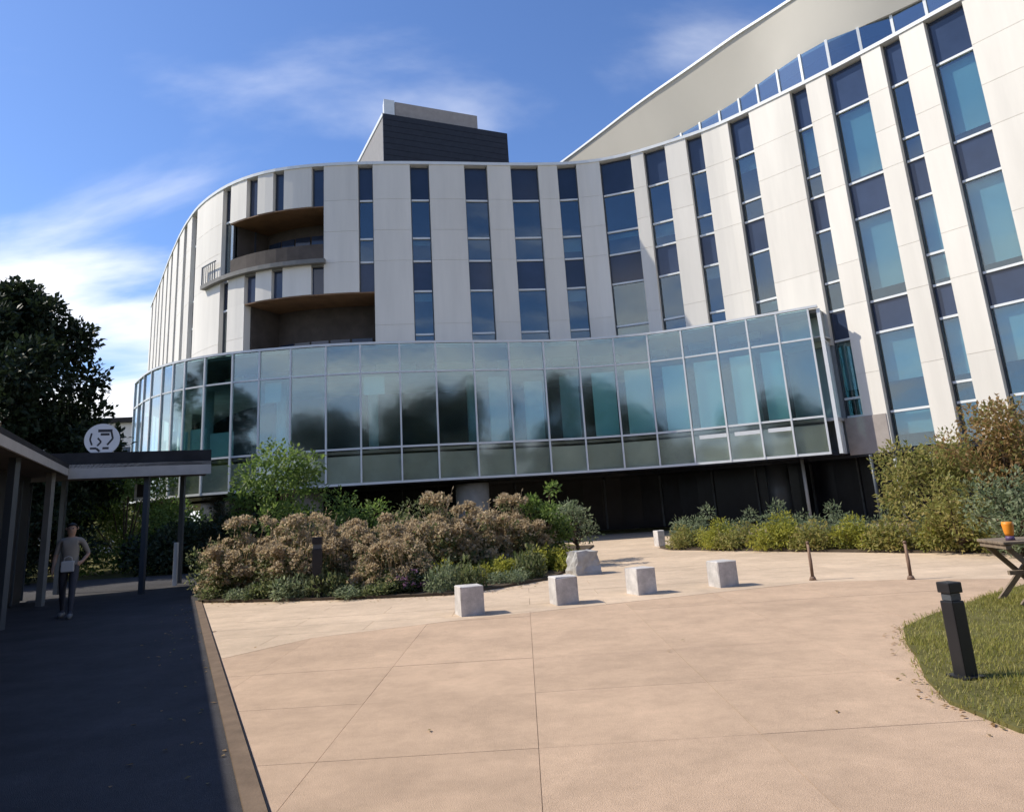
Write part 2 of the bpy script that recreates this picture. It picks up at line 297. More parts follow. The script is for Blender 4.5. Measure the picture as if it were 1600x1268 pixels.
def clip(poly, x0, y0, x1, y1):
    def cut(ps, ins, inter):
        out = []
        for i in range(len(ps)):
            a, b = ps[i-1], ps[i]
            if ins(b):
                if not ins(a): out.append(inter(a, b))
                out.append(b)
            elif ins(a): out.append(inter(a, b))
        return out
    def ix(x): return lambda a, b: (x, a[1]+(b[1]-a[1])*(x-a[0])/(b[0]-a[0]))
    def iy(y): return lambda a, b: (a[0]+(b[0]-a[0])*(y-a[1])/(b[1]-a[1]), y)
    for ins, it in ((lambda p: p[0] >= x0, ix(x0)), (lambda p: p[0] <= x1, ix(x1)), (lambda p: p[1] >= y0, iy(y0)), (lambda p: p[1] <= y1, iy(y1))):
        poly = cut(poly, ins, it)
        if len(poly) < 3: return []
    return poly
def area(p): return abs(sum(p[i-1][0]*p[i][1]-p[i][0]*p[i-1][1] for i in range(len(p))))/2
BND = [(edge_x(9.6)+0.16, 9.6), (-3.0, 10.75), (-1.2, 11.5), (1.1, 12.2), (3.2, 12.85), (4.9, 13.35), (6.2, 12.95), (7.6, 12.2), (10, 11.6)]
tan_poly = [(edge_x(-11)+0.16, -11), (12, -11), (12, 11.5)] + BND[::-1][1:]
cream_poly = [(x, y+0.012) for x, y in BND] + [(14, 11.9), (9.8, 16.25), (8.5, 17.5), (6.45, 20.1), (4.2, 23.1), (4.15, 24.3), (8.5, 28.5), (8, 34), (0, 36), (2.4, 27.2), (1.5, 22.3), (1.15, 19), (0.5, 16.6), (-0.5, 15.5), (-1.5, 14.8), (-2.6, 14.95), (-4.1, 15.3), (-5.6, 15.75), (edge_x(16.25)+0.16, 16.25)]
plaza = MB().prism([(edge_x(-11.5)+0.15, -11.5), (14, -11.5), (14, 12), (30, 12), (30, 34), (0, 36), (2.4, 27.3), (-2, 27), (edge_x(16.3)+0.15, 16.3)], -0.25, -0.008).obj('plaza', joint_m); struct(plaza)
def pave(poly, sx, sy, m, z, shift, y0, y1, x0, x1, gap):
    j = 0; y = y0
    while y < y1:
        x = x0+(sx*shift if j % 2 else 0)
        while x < x1:
            c = clip(poly, x+gap/2, y+gap/2, x+sx-gap/2, y+sy-gap/2)
            if len(c) >= 3 and area(c) > 0.02:
                d = []
                for p in c:
                    if not d or (abs(p[0]-d[-1][0])+abs(p[1]-d[-1][1])) > 1e-4: d.append(p)
                ox, oy = x+sx/2, y+sy/2
                o = MB().prism([(p[0]-ox, p[1]-oy) for p in d], -0.05, z+random.uniform(0, 0.002)).obj('paving_slab', m, plaza); o.location = (ox, oy, 0)
            x += sx
        y += sy; j += 1
pave(tan_poly, 1.5, 1.5, pave_tan, 0.0, 0.0, -2, 14, -10.5, 12, 0.004)
pave(cream_poly, 2.4, 0.8, pave_cream, 0.001, 0.5, 9.6, 30, -12, 14, 0.006)
k = MB(); k.prism([(edge_x(-12), -12), (edge_x(-12)+0.13, -12), (edge_x(16.5)+0.13, 16.5), (edge_x(16.5), 16.5)], -0.2, 0.035); struct(k.obj('kerb', kerb_m))

# ================================================================== THE CURVED BUILDING
B = empty('curved_building', (0, 36, 0), 0, 'long white curved office building with vertical window strips and a bulging glass storey', 'building')
B.location = (0, 0, 0)
ZT, ZB = 19.25, 2.8
# windows: (s0, s1, z bottom, wide?)
wins = [(31.86, 32.5, 17.05), (30.36-0.62, 30.36, 17.05), (28.02, 28.78, 17.05), (26.0, 26.75, 8.0), (21.46, 22.6, 8.0),
        (34.26, 35.02, 12.35), (36.94, 37.94, 8.0), (39.8, 41.04, 8.0), (42.3, 43.8, 8.0), (44.84, 45.88, 8.0), (47.14, 48.84, 8.0), (49.52, 50.72, 8.0),
        (51.84, 52.7, 8.0), (54.14, 55.3, 8.0), (57.44, 58.24, ZB), (59.2, 60.82, ZB), (61.66, 62.46, ZB), (63.44, 64.9, ZB)]
s = 20.2
while s > 1:
    wins.append((s-0.85, s, ZB)); s -= random.choice((2.5, 2.9, 2.3))
wins.sort()
LV = [19.235, 17.3, 13.95, 12.35, 8.75, 7.45, 4.25]
def lower_z(s): return 8.3 if 8 < s < 56.6 else ZB
def build_window(s0, s1, zb):
    wide = (s1-s0) > 1.4
    lines = [z for z in LV if z > zb+0.3]
    if not wide and s0 > 50: lines += [z for z in (14.95, 10.0, 5.0) if z > zb+0.3]
    if 33 < s0 < 50: lines += [z for z in (15.2, 10.1) if z > zb+0.3]
    lines = sorted(lines, reverse=True)
    f = MB()
    cslab(f, FCv, s0+0.003, s0+0.05, zb, 19.24, -0.24, -0.36); cslab(f, FCv, s1-0.05, s1-0.003, zb, 19.24, -0.24, -0.36)
    f.cur = 1
    for z in lines: 
        if z < 19.1: chord(f, FCv, s0+0.052, s1-0.052, z-0.045, z+0.045, -0.20, 0.15)
    f.cur = 0
    w = f.obj('window', [frame_dark, white_metal], B)
    zs = lines+[zb]
    for a, b in zip(zs[:-1], zs[1:]):
        t, u = a-0.047, b+0.047
        mid = (a+b)/2
        span = 7.45 < mid < 8.75 or 12.35 < mid < 13.95 or mid > 17.3
        o = chord(MB(), FCv, s0+0.052, s1-0.052, u, t, -0.29, 0.012, random.uniform(-.006, .006)).obj('spandrel_panel' if span else 'pane', spandrel_m if span else vision, w)
        if not span and (wide and s0 > 58):
            drop = random.uniform(0.82, 0.95)
            if mid < 7: drop = 0.62
            chord(MB(), FCv, s0+0.06, s1-0.06, t-0.02-(t-u)*drop, t-0.02, -0.5, 0.02).obj('blind', blind_m, w)
        elif not span and s0 > 57 and random.random() < 0.75 and a-b > 1.2:
            chord(MB(), FCv, s0+0.06, s1-0.06, u+(t-u)*random.uniform(0.0, 0.4), t-0.02, -0.55, 0.02).obj('blind', blind_m, w)
        elif not span and s0 > 33 and s0 < 57 and a-b > 1.2 and random.random() < 0.3:
            chord(MB(), FCv, s0+0.06, s1-0.06, t-0.02-(t-u)*random.uniform(0.15, 0.6), t-0.02, -0.5, 0.02).obj('blind', room_mid, w)
    # room behind
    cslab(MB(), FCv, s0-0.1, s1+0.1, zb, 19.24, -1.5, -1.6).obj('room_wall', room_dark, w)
for a in wins: build_window(*a)
# white piers between window strips
edges = [(0.0, 0.0)] + [(a, b) for a, b, z in wins if z < 12 or z == 12.35] + [(FCv.len, FCv.len)]
def pier(s0, s1, z0, z1): 
    cuts = [z0]+[z for z in (5.9, 8.8, 10.6, 13.95, 15.6, 17.3) if z0+0.6 < z < z1-0.6]+[z1]
    cslab(MB(), FCv, s0+0.01, s1-0.01, z0, z1, -0.02, -0.45).obj('pier_core', white_panel, B)
    for a, c in zip(cuts[:-1], cuts[1:]): cslab(MB(), FCv, s0, s1, a+(0.007 if a > z0 else 0), c-(0.007 if c < z1 else 0), 0.0, -0.44).obj('wall_panel', white_panel, B)
def piers():
    full = sorted([(a, b) for a, b, z in wins if z < 17])
    prev = 0.0
    for a, b in full+[(FCv.len, FCv.len)]:
        s0, s1 = prev, a
        prev = b
        if s1-s0 < 0.05: continue
        yield s0, s1
L1 = (26.0, 32.5); L2 = (28.05, 35.06)     # loggias
for s0, s1 in piers():
    m = (s0+s1)/2
    if s0 > 26.5 and s1 < 34.4 or (abs(s0-26.75) < .01):      # the zone of the two loggias: built storey by storey
        pass
    elif 35.0 < s0 < 35.1:
        pier(s0, s1, 8.3, ZT)
    elif 56.6 > s1 > 22 and s0 > 8: pier(s0, s1, 8.3, ZT)
    elif 55 < s0 < 57: pier(s0, s1, 7.3, ZT); cslab(MB(), FCv, s0, s1-0.01, ZB, 7.29, -0.12, -0.45).obj('grey_panel', grey_metal, B)
    else: pier(s0, s1, ZB, ZT)
# loggia zone: top storey piers
tops = [(26.75, 28.02), (28.78, 29.74), (30.36, 31.86)]
for a, b in tops: pier(a, b, 17.05, ZT)
pier(32.5, 34.26, 12.35, ZT)
# between the loggias
mids = [(26.75, 28.02), (28.78, 29.74), (30.36, 31.86)]
for a, b in mids: pier(a, b, 12.35, 13.9)
for a, b in ((28.02, 28.78), (29.74, 30.36), (31.86, 32.5)):
    chord(MB(), FCv, a, b, 12.35, 13.9, -0.25, 0.02).obj('spandrel_panel', spandrel_m, B)
pier(26.75, 28.05, 8.0, 12.35)
def loggia(s0, s1, z0, z1, wood, lab):
    w = MB(); cslab(w, FCv, s0, s1, z0, z1, -2.4, -2.5); o = w.obj('balcony', brown_dark, B)
    cslab(MB(), FCv, s0-0.0, s1+0.0, z1, z1+0.06, -0.02, -2.4).obj('ceiling', wood, o)
    cslab(MB(), FCv, s0, s1, z0-0.25, z0, -0.03, -2.4).obj('floor_slab', slab_grey, o)
    cslab(MB(), FCv, s0, s0+0.06, z0, z1, -0.46, -2.39).obj('side_wall', brown_dark, o)
    cslab(MB(), FCv, s1-0.06, s1, z0, z1, -0.46, -2.39).obj('side_wall', brown_dark, o)
    # glazed doors at the back and a solid dark balustrade
    n = int((s1-s0)/1.3)
    for i in range(n):
        a = s0+0.3+(s1-s0-0.6)*i/n; b = a+(s1-s0-0.6)/n-0.12
        chord(MB(), FCv, a, b, z0+0.05, z0+2.3, -2.33, 0.03).obj('door', spandrel_m, o)
    return o
o = loggia(26.76, 32.49, 14.05, 16.98, wood_brown, '')
cslab(MB(), FCv, 24.3, 32.6, 13.9, 14.12, 0.28, -0.02).obj('ledge', slab_grey, o)
b_ = MB(); cslab(b_, FCv, 26.8, 32.45, 14.13, 15.0, -0.06, -0.10); b_.obj('balustrade', brown_dark, o)
b_ = MB(); cslab(b_, FCv, 24.35, 24.42, 14.13, 15.1, 0.26, 0.2); cslab(b_, FCv, 24.35, 25.9, 15.1, 15.15, 0.26, 0.2)
for q in range(6): cslab(b_, FCv, 24.6+q*0.24, 24.63+q*0.24, 14.13, 15.1, 0.25, 0.22)
b_.obj('railing', frame_dark, o)
o = loggia(28.06, 35.05, 8.2, 12.28, wood_brown, '')
b_ = MB(); cslab(b_, FCv, 28.1, 35.0, 8.25, 9.6, -0.06, -0.10); b_.obj('balustrade', brown_dark, o)
# coping and roof slab
cslab(MB(), FCv, 0, FCv.len, ZT, ZT+0.16, 0.05, -0.5).obj('coping', white_metal, B)
poly = [tuple(FCv.at(FCv.len*i/60, -0.55)) for i in range(61)]
MB().prism(poly+[(34, 30), (30, 60), (-10, 62)], 18.6, 19.12).obj('roof', slab_grey, B)
# structure that closes the storeys behind the facade
for z in (4.25, 7.6, 8.75, 12.3, 13.9, 17.2):
    pass
body = [tuple(FCv.at(FCv.len*i/60, -2.7)) for i in range(61)]
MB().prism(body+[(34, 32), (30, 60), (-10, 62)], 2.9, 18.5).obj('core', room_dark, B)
# underside of the upper floors
MB().prism([tuple(FCv.at(FCv.len*i/60, -0.02)) for i in range(61)]+[(34, 32), (30, 60), (-10, 62)], 2.62, 2.78).obj('underside', under_shade, B)

# clerestory and the cream roof canopy above the right half
CL = Curve([(9.6, 40.2), (10.75, 38.8), (12.7, 36.0), (13.5, 34.2), (14.3, 32.6), (15.2, 31.1), (16.3, 30.2), (17.6, 29.5), (19.2, 27.8), (20.5, 25.8), (22, 23.5)])
c0 = MB(); cslab(c0, CL, 0, CL.len, 19.2, 19.6, 0.0, -0.1); clr = c0.obj('clerestory', white_metal, B)
n = 15
for i in range(n):
    a, b = CL.len*i/n, CL.len*(i+1)/n
    chord(MB(), CL, a+0.06, b-0.06, 19.62, 21.9, -0.03, 0.02).obj('pane', ribbon_g, clr)
    chord(MB(), CL, a-0.06, a+0.06, 19.6, 21.94, 0.03, 0.12).obj('post', white_metal, clr)
cslab(MB(), CL, 0, CL.len, 19.61, 21.9, -1.2, -1.3).obj('room_wall', room_dark, clr)
top_e = [(1.9, 51.6), (4.32, 47.75), (6.27, 44.5), (8.61, 40.4), (10.96, 36.95), (12.72, 34.2), (13.68, 32.98), (15.0, 31.2), (16.9, 28.7), (19.0, 26.0), (21, 23.2)]
bot_e = [(2.6, 52.2), (5.1, 48.3), (7.1, 45.1), (9.6, 40.95), (11.15, 38.75), (12.95, 35.85), (13.75, 34.2), (14.6, 32.45), (16.35, 30.35), (19.2, 27.85), (22, 23.6)]
def spl(pts, n):
    c = Curve(pts); return [c.at(c.len*i/n) for i in range(n+1)]
def chaikin(p, n=3):
    for _ in range(n): p = [p[0]]+[q for a, c in zip(p[:-1], p[1:]) for q in ((a[0]*.75+c[0]*.25, a[1]*.75+c[1]*.25), (a[0]*.25+c[0]*.75, a[1]*.25+c[1]*.75))]+[p[-1]]
    return p
top_e, bot_e = chaikin(top_e), chaikin(bot_e)
tp, bp = Curve(top_e), Curve(bot_e); vs = []; fs = []
for i in range(len(top_e)):
    a, c = Vector(top_e[i]), Vector(bot_e[i]); vs += [(a.x, a.y, 24.8), (c.x, c.y, 21.92), (c.x+1.2, c.y+0.9, 21.92), (a.x+2.0, a.y+1.5, 24.8)]
for i in range(len(top_e)-1):
    k = 4*i
    for q in range(1, 4): fs.append((k+q, k+(q+1) % 4, k+4+(q+1) % 4, k+4+q))
fs += [(0, 3, 2, 1), tuple(4*(len(top_e)-1)+q for q in range(4))]
co_ = MB().add(vs, fs); nb_ = len(fs); k0 = len(co_.v)
for a, c in zip(top_e, bot_e): co_.v += [(a[0], a[1], 24.8), (c[0], c[1], 21.92)]
for i in range(len(top_e)-1): co_.f.append((k0+2*i, k0+2*i+1, k0+2*i+3, k0+2*i+2)); co_.mi.append(0)
co_ = co_.obj('cornice', soffit_cream, B); [setattr(p, 'use_smooth', p.index >= nb_) for p in co_.data.polygons]
MB().prism([(p[0]+1.4, p[1]+1.1) for p in top_e]+[(30, 30), (24, 54)], 24.5, 24.7).obj('upper_roof', slab_grey, B)
e = MB(); cslab(e, tp, 0, tp.len, 24.76, 24.9, 0.07, -0.1); e.obj('roof_edge', white_metal, B)

# rooftop plant room
pr = MB(); c = Vector((-7.34, 42)); d1 = Vector((math.sin(R(65)), math.cos(R(65)))); d2 = Vector((-math.sin(R(25)), math.cos(R(25))))
ZP = 26.05
pr.prism([tuple(c), tuple(c+d1*8.55), tuple(c+d1*8.55+d2*8.5), tuple(c+d2*8.5)], 19.12, ZP)
ph = pr.obj('plant_room', pent_grey, B)
for i in range(16):
    z = 19.6+i*0.405
    a = c-d2*0.10-d1*0.02; b = a+d1*8.6
    MB().prism([tuple(a), tuple(b), tuple(b+d2*0.09), tuple(a+d2*0.09)], z, z+0.385).obj('louvre', pent_dark, ph)
MB().prism([tuple(c+d1*0.9+d2*0.3), tuple(c+d1*6.6+d2*0.3), tuple(c+d1*6.6+d2*3), tuple(c+d1*0.9+d2*4)], ZP, ZP+1.2).obj('roof_unit', pent_tan, ph)
MB().prism([tuple(c+d1*0.15+d2*0.25), tuple(c+d1*0.85+d2*0.25), tuple(c+d1*0.95+d2*1.1), tuple(c+d1*0.3+d2*1.1)], ZP, ZP+1.25).obj('vent_box', white_metal, ph)
MB().prism([tuple(c-d1*0.06-d2*0.1), tuple(c-d1*0.001-d2*0.1), tuple(c-d1*0.001+d2*8.6), tuple(c-d1*0.06+d2*8.6)], ZP-0.18, ZP+0.06).obj('roof_trim', white_metal, ph)
q = c-d1*0.25+d2*0.2
MB().prism([(q.x-.25, q.y-.25), (q.x+.25, q.y-.25), (q.x+.25, q.y+.25), (q.x-.25, q.y+.25)], 19.12, 21.3).obj('vent_box', white_metal, ph)

# ---- the bulging glass storey
ZG0, ZG1, ZG2, ZG3 = 2.78, 4.3, 7.53, 8.8
cap = MB(); cslab(cap, GCv, 0, GCv.len, ZG3, ZG3+0.10, 0.06, -0.12)
cw = cap.obj('curtain_wall', white_metal, B)
mul = [0.02, 1.3, 2.5, 3.75, 4.96, 5.86, 6.68, 7.9, 9.34, 10.62, 12.04, 13.58, 15.06, 16.76, 18.34, 20.06, 21.7, 23.34, 24.98, 26.62, 28.18, 29.72, 31.24, 32.64, 33.9, 35.2]
for i, m in enumerate(mul):
    chord(MB(), GCv, m-0.035, m+0.035, ZG0, ZG3-0.002, 0.05, 0.14).obj('mullion', white_metal, cw)
    if i == len(mul)-1: break
    a, b = m+0.037, mul[i+1]-0.037
    for z, h in ((ZG1, 0.04), (ZG2, 0.035), (ZG0+0.05, 0.05)):
        chord(MB(), GCv, a, b, z-h, z+h, 0.03, 0.10).obj('transom', white_metal, cw)
    chord(MB(), GCv, a, b, ZG1+0.042, ZG2-0.037, -0.015, 0.014, random.uniform(-.014, .014)).obj('pane', curtain_g, cw)
    chord(MB(), GCv, a, b, ZG2+0.037, ZG3-0.003, -0.015, 0.014, random.uniform(-.012, .012)).obj('pane', curtain_g, cw)
    chord(MB(), GCv, a, b, ZG0+0.102, ZG1-0.042, -0.01, 0.014).obj('pane', low_g, cw)
    chord(MB(), GCv, a, b, ZG0+0.11, ZG1-0.3, -0.10, 0.03).obj('spandrel_panel', low_panel, cw)
    w_ = b-a; lz, hz = ZG1+0.06, ZG2-0.10
    if 18 <= i < 24: chord(MB(), GCv, a+w_*random.uniform(0.22, 0.34), b-0.03, lz, hz-0.15, -0.25, 0.02).obj('blind', blind_m, cw)
    elif i in (15, 16, 17): chord(MB(), GCv, a+w_*0.45, b-0.03, lz, hz-random.uniform(0, .5), -0.5, 0.02).obj('blind', room_mid, cw)
    elif i in (3, 4, 5, 6, 7): chord(MB(), GCv, a+0.06, b-0.05, lz, lz+random.uniform(1.0, 1.5), -0.35, 0.02).obj('blind', blind_m, cw)
    elif i in (9, 12): chord(MB(), GCv, a+0.06, b-w_*0.4, hz-random.uniform(.5, 1.1), hz, -0.35, 0.02).obj('blind', blind_m, cw)
    # thin bright ledge line low inside the right bays
    if i >= 21 and i < 24: chord(MB(), GCv, a+0.25, b-0.02, 3.86, 4.02, 0.005, 0.013).obj('light_strip', white_metal, cw)
gp = [tuple(GCv.at(GCv.len*i/50, -0.14)) for i in range(51)]
fp = [tuple(FCv.at(10+(57.2-10)*i/50, -0.4)) for i in range(51)][::-1]
fp2 = [tuple(FCv.at(10+(57.2-10)*i/50, -2.6)) for i in range(51)][::-1]
MB().prism(gp+fp, 8.62, 8.78).obj('glass_roof', slab_grey, B)
MB().prism(gp+fp2, 7.56, 7.62).obj('inner_ceiling', room_mid, B)
MB().prism(gp+fp2, 4.10, 4.22).obj('inner_floor', room_mid, B)
MB().prism(gp+fp, 2.72, 2.86).obj('glass_storey_base', under_shade, B)
# interior columns and partitions glimpsed through the glass
for i, s_ in enumerate((6.5, 11, 15.5, 20.2, 24.5, 28.7, 32.3)):
    p = GCv.at(s_, -1.5); MB().tube([(p.x, p.y, 4.22), (p.x, p.y, 7.56)], 0.22, 14).obj('inner_column', room_mid, B)
# end return of the glass storey
pa, pb = Vector((12.78, 29.86)), FCv.at(57.3, 0.02)
d = (pb-pa).normalized(); nn = Vector((d.y, -d.x))
def ret(z0, z1, a, b, name, m, o0=0.0, th=0.03):
    A, Bq = pa+d*a, pa+d*b
    return MB().prism([tuple(A+nn*o0), tuple(Bq+nn*o0), tuple(Bq+nn*(o0-th)), tuple(A+nn*(o0-th))], z0, z1).obj(name, m, cw)
ln = (pb-pa).length
for a in (0.05, ln*0.55, ln-0.05): ret(ZG0, 8.75 if a < 0.1 else 7.4, a-0.04, a+0.04, 'mullion', white_metal, 0.05, 0.14)
ret(4.35, 7.35, 0.1, ln*0.55-0.05, 'pane', curtain_g); ret(4.35, 7.35, ln*0.55+0.05, ln-0.1, 'pane', curtain_g)
ret(ZG0, 4.3, 0.1, ln-0.1, 'spandrel_panel', low_panel); ret(7.36, 7.44, 0.1, ln-0.1, 'transom', white_metal, 0.04, 0.1); ret(7.45, 8.75, 0.1, ln-0.1, 'side_panel', grey_metal)
# low grey panel under window strip nine
cslab(MB(), FCv, 57.46, 59.15, ZB-0.1, 4.2, 0.03, -0.02).obj('grey_panel', pent_tan, B)

# ---- recessed ground floor
cslab(MB(), GCv, 0, 13, 0, 2.75, -3.4, -3.6).obj('ground_floor_wall', under_shade, B)
for x_, y_ in ((11.95, 32.0), (14.6, 29.4)): MB().tube([(x_, y_, 0), (x_, y_, 2.7)], 0.07, 10).obj('column', grey_metal, B, True)
gr = [tuple(GCv.at(GCv.len*i/40, -4.6)) for i in range(41)]
cslab(MB(), FCv, 14, FCv.len, 0, 2.62, -3.6, -3.9).obj('ground_floor_wall', under_shade, B)
for s_ in [20+2.0*i for i in range(22)]:
    cslab(MB(), FCv, s_, s_+0.07, 0.05, 2.6, -3.5, -3.6).obj('door_frame', frame_dark, B)
for (x, y, r_) in ((-2.25, 33.9, 0.75), (11.7, 34.6, 0.5), (13.3, 28.6, 0.06), (-9.5, 33.2, 0.7), (14.9, 27.3, 0.05)):
    MB().tube([(x, y, 0), (x, y, 2.62)], r_, 24).obj('column', concrete if r_ > 0.6 else frame_dark, B, True)

# ================================================================== PLANTS
def leaf(mb, p, d, n, ln, wd):
    d = d.normalized(); s_ = d.cross(n); 
    if s_.length < 1e-4: s_ = d.orthogonal()
    s_ = s_.normalized(); n = s_.cross(d).normalized()
    k = len(mb.v)
    mb.v += [tuple(p), tuple(p+d*ln*0.5+s_*wd*0.5+n*wd*0.14), tuple(p+d*ln), tuple(p+d*ln*0.5-s_*wd*0.5+n*wd*0.14)]
    mb.f += [(k, k+1, k+2), (k, k+2, k+3)]; mb.mi += [mb.cur, mb.cur]
def rv(rng): 
    while True:
        v = Vector((rng.uniform(-1, 1), rng.uniform(-1, 1), rng.uniform(-1, 1)))
        if 0.05 < v.length < 1: return v
def crown(rng, clumps, per, spread, ln, wd, upbias=0.3):
    """clumps: list of (centre, radius)"""
    mb = MB()
    tot = sum(r*r for c, r in clumps)
    for c, r in clumps:
        m = int(per*len(clumps)*r*r/tot)
        for i in range(m):
            u = rv(rng).normalized(); rr = r*(rng.random()**0.35)*(1+spread*rng.uniform(-.5, .5))
            p = Vector(c)+u*rr
            d = (u*0.7+rv(rng)*0.9+Vector((0, 0, upbias*rng.uniform(-.6, 1)))); n = rv(rng)*0.8+u*0.4+Vector((0, 0, 0.6))
            f = rng.uniform(0.6, 1.3)
            if p.z > 0.02: leaf(mb, p, d, n, ln*f, wd*f)
    return mb
def clumps_dome(rng, n, rx, ry, h, rmin, rmax, z0=0.0):
    out = []
    for i in range(n):
        a = rng.uniform(0, 2*math.pi); q = rng.random()**0.5; t = rng.random()
        x, y = math.cos(a)*q*rx, math.sin(a)*q*ry
        zmax = h*math.sqrt(max(0.05, 1-q*q*0.85)); r = rng.uniform(rmin, rmax)
        z = z0+max(r*0.5, zmax*(0.25+0.75*t)-r*0.7); out.append(((x, y, z), r))
    return out
def stems(rng, clumps, r0=0.02, m=bark_m, base=(0, 0, 0), spread=0.15):
    mb = MB()
    for c, r in clumps:
        b = Vector(base)+Vector((rng.uniform(-1, 1)*spread, rng.uniform(-1, 1)*spread, 0)); e = Vector(c); mid = b.lerp(e, 0.5)+Vector((rng.uniform(-.08, .08), rng.uniform(-.08, .08), 0.08))
        mb.tube([b, mid, e], [r0, r0*0.7, r0*0.3], 5)
    return mb
def make_plant(name, rng, cl, n, ln, wd, lm, label, cat, group=None, stem=True, flowers=None, spread=0.3, stemr=0.018):
    root = empty(name, (0, 0, 0), 0, label, cat, group)
    crown(rng, cl, n/len(cl), spread, ln, wd).obj('foliage', lm, root)
    if stem: stems(rng, cl[:14], stemr).obj('stem', bark_m, root)
    if flowers:
        fm, cnt, fl = flowers; mb = MB()
        for i in range(cnt):
            c, r = rng.choice(cl); u = rv(rng).normalized(); u.z = abs(u.z)*0.9+0.15; u.normalize(); p = Vector(c)+u*r*rng.uniform(0.9, 1.15)
            for q in range(9):
                w = rv(rng).normalized(); leaf(mb, p+w*fl*0.35, w+Vector((0, 0, .3)), rv(rng), fl*0.75, fl*0.6)
        mb.obj('flower_heads', fm, root)['kind'] = 'stuff'
    return root
def place(src, first, loc, sc, rz, label):
    o = src if first else copy_tree(src)
    o.location = loc; o.scale = sc if hasattr(sc, '__len__') else (sc, sc, sc); o.rotation_euler = (0, 0, rz); o['label'] = label; return o
rg = random.Random(11)
# tan flowering mounds
def mound(seed):
    r_ = random.Random(seed); cl = clumps_dome(r_, 34, 1.05, 0.9, 1.45, 0.12, 0.40)
    for i in range(14):          # loose shoots that stand out of the dome
        a = r_.uniform(0, 6.28); q = r_.uniform(0.2, 1.0); cl.append(((math.cos(a)*q, math.sin(a)*q*0.9, r_.uniform(1.0, 1.75)*(1.05-0.4*q)), r_.uniform(0.08, 0.16)))
    o = make_plant('flowering_shrub', r_, cl, 4600, 0.095, 0.045, lf_mid, 'x', 'shrub', 'tan flowering shrubs in the planting bed', flowers=(lf_tan, 980, 0.095))
    mb = MB()
    for i in range(46):
        a = r_.uniform(0, 6.28); q = r_.random()**.5; b0 = Vector((math.cos(a)*q*.9, math.sin(a)*q*.8, 0.6)); t = b0+Vector((r_.uniform(-.25, .25)+math.cos(a)*.2, r_.uniform(-.25, .25)+math.sin(a)*.2, r_.uniform(0.5, 1.15)*(1.1-.5*q)))
        mb.tube([b0, b0.lerp(t, .5)+Vector((0, 0, .05)), t], [0.008, 0.006, 0.003], 4)
        for k_ in range(7): leaf(mb, b0.lerp(t, r_.uniform(.5, 1)), rv(r_)+Vector((0, 0, .6)), rv(r_), r_.uniform(.05, .11), .03)
    mb.obj('dry_stalk', lf_tan, o)['kind'] = 'stuff'; return o
m1, m2 = mound(1), mound(2)
spots = [(-6.15, 17.2, 0.98, 'tan flowering shrub at the left corner of the bed beside the dark walkway'),
         (-5.2, 18.5, 1.0, 'tan flowering shrub below the bright green tree, left of the garden lamp'),
         (-4.75, 16.7, 0.95, 'tan flowering shrub just left of the black garden lamp, near the paving'),
         (-3.35, 17.3, 1.02, 'tan flowering shrub just right of the black garden lamp'),
         (-2.1, 18.2, 1.12, 'tan flowering shrub in the middle of the bed below the round concrete column'),
         (-1.25, 18.9, 1.14, 'tan flowering shrub between the middle shrub and the thin leafy green one'),
         (-0.35, 19.6, 1.12, 'rightmost tan flowering shrub behind the yellow green ground cover'),
         (-2.75, 16.0, 0.72, 'smallest tan flowering shrub above the purple flowers at the front')]
for i, (x, y, sc, lab) in enumerate(spots):
    place((m1, m2)[i % 2], i < 2, (x, y, 0.05), (sc, sc, sc*rg.uniform(0.92, 1.04)), rg.uniform(0, 6), lab)
# bright green small tree and its neighbours
def small_tree(name, seed, h, rx, lm, n, label, loc, ln=0.12, wd=0.06, nc=22, cat='tree', group=None, z0=0.9, rad=(0.25, 0.5)):
    r_ = random.Random(seed); root = empty(name, loc, 0, label, cat, group)
    cl = []
    for i in range(nc):
        a = r_.uniform(0, 6.28); t = r_.random(); q = rx*math.sqrt(max(.05, 1-(2*t-0.9)**2*0.8))*r_.random()**0.5
        cl.append(((math.cos(a)*q, math.sin(a)*q, z0+(h-z0-rad[0])*t), r_.uniform(*rad)))
    crown(r_, cl, n/nc, 0.4, ln, wd).obj('crown', lm, root)
    mb = MB(); mb.tube([(0, 0, -0.1), (0.04, 0.02, z0*0.6), (0.0, 0.05, z0+0.3), (0.05, 0, h*0.7)], [0.07, 0.06, 0.05, 0.02], 8)
    for c, r in cl[:12]: mb.tube([(0.02, 0.02, min(z0*0.8, c[2]*0.7)), Vector(c)*0.6+Vector((0, 0, c[2]*0.3)), c], [0.035, 0.022, 0.008], 5)
    mb.obj('trunk', bark_m, root); return root
small_tree('small_tree', 21, 3.55, 1.25, lf_green, 5000, 'small bright green tree in front of the left part of the glass storey', (-6.45, 20.0, 0.05), 0.13, 0.07, 26, z0=1.2)
small_tree('leafy_shrub', 22, 2.15, 0.95, lf_green, 3600, 'mid green leafy shrub at the right foot of the bright green small tree', (-4.55, 20.3, 0.05), 0.11, 0.06, 18, 'shrub', z0=0.4)
small_tree('leafy_shrub', 23, 2.15, 0.55, lf_green, 1900, 'narrow upright green shrub right of the tan shrubs', (0.55, 19.5, 0.05), 0.11, 0.055, 14, 'shrub', z0=0.4, rad=(0.18, 0.32))
small_tree('leafy_shrub', 24, 1.55, 0.7, lf_blue, 1100, 'sparse grey green shrub beside the dark entrance', (1.35, 20.6, 0.05), 0.10, 0.05, 12, 'shrub', z0=0.5, rad=(0.16, 0.28))
small_tree('leafy_shrub', 25, 2.3, 1.1, lf_dark, 3400, 'dark shaded shrub between the canopy end and the tan shrubs', (-8.0, 20.6, 0.05), 0.10, 0.06, 18, 'shrub', z0=0.3)
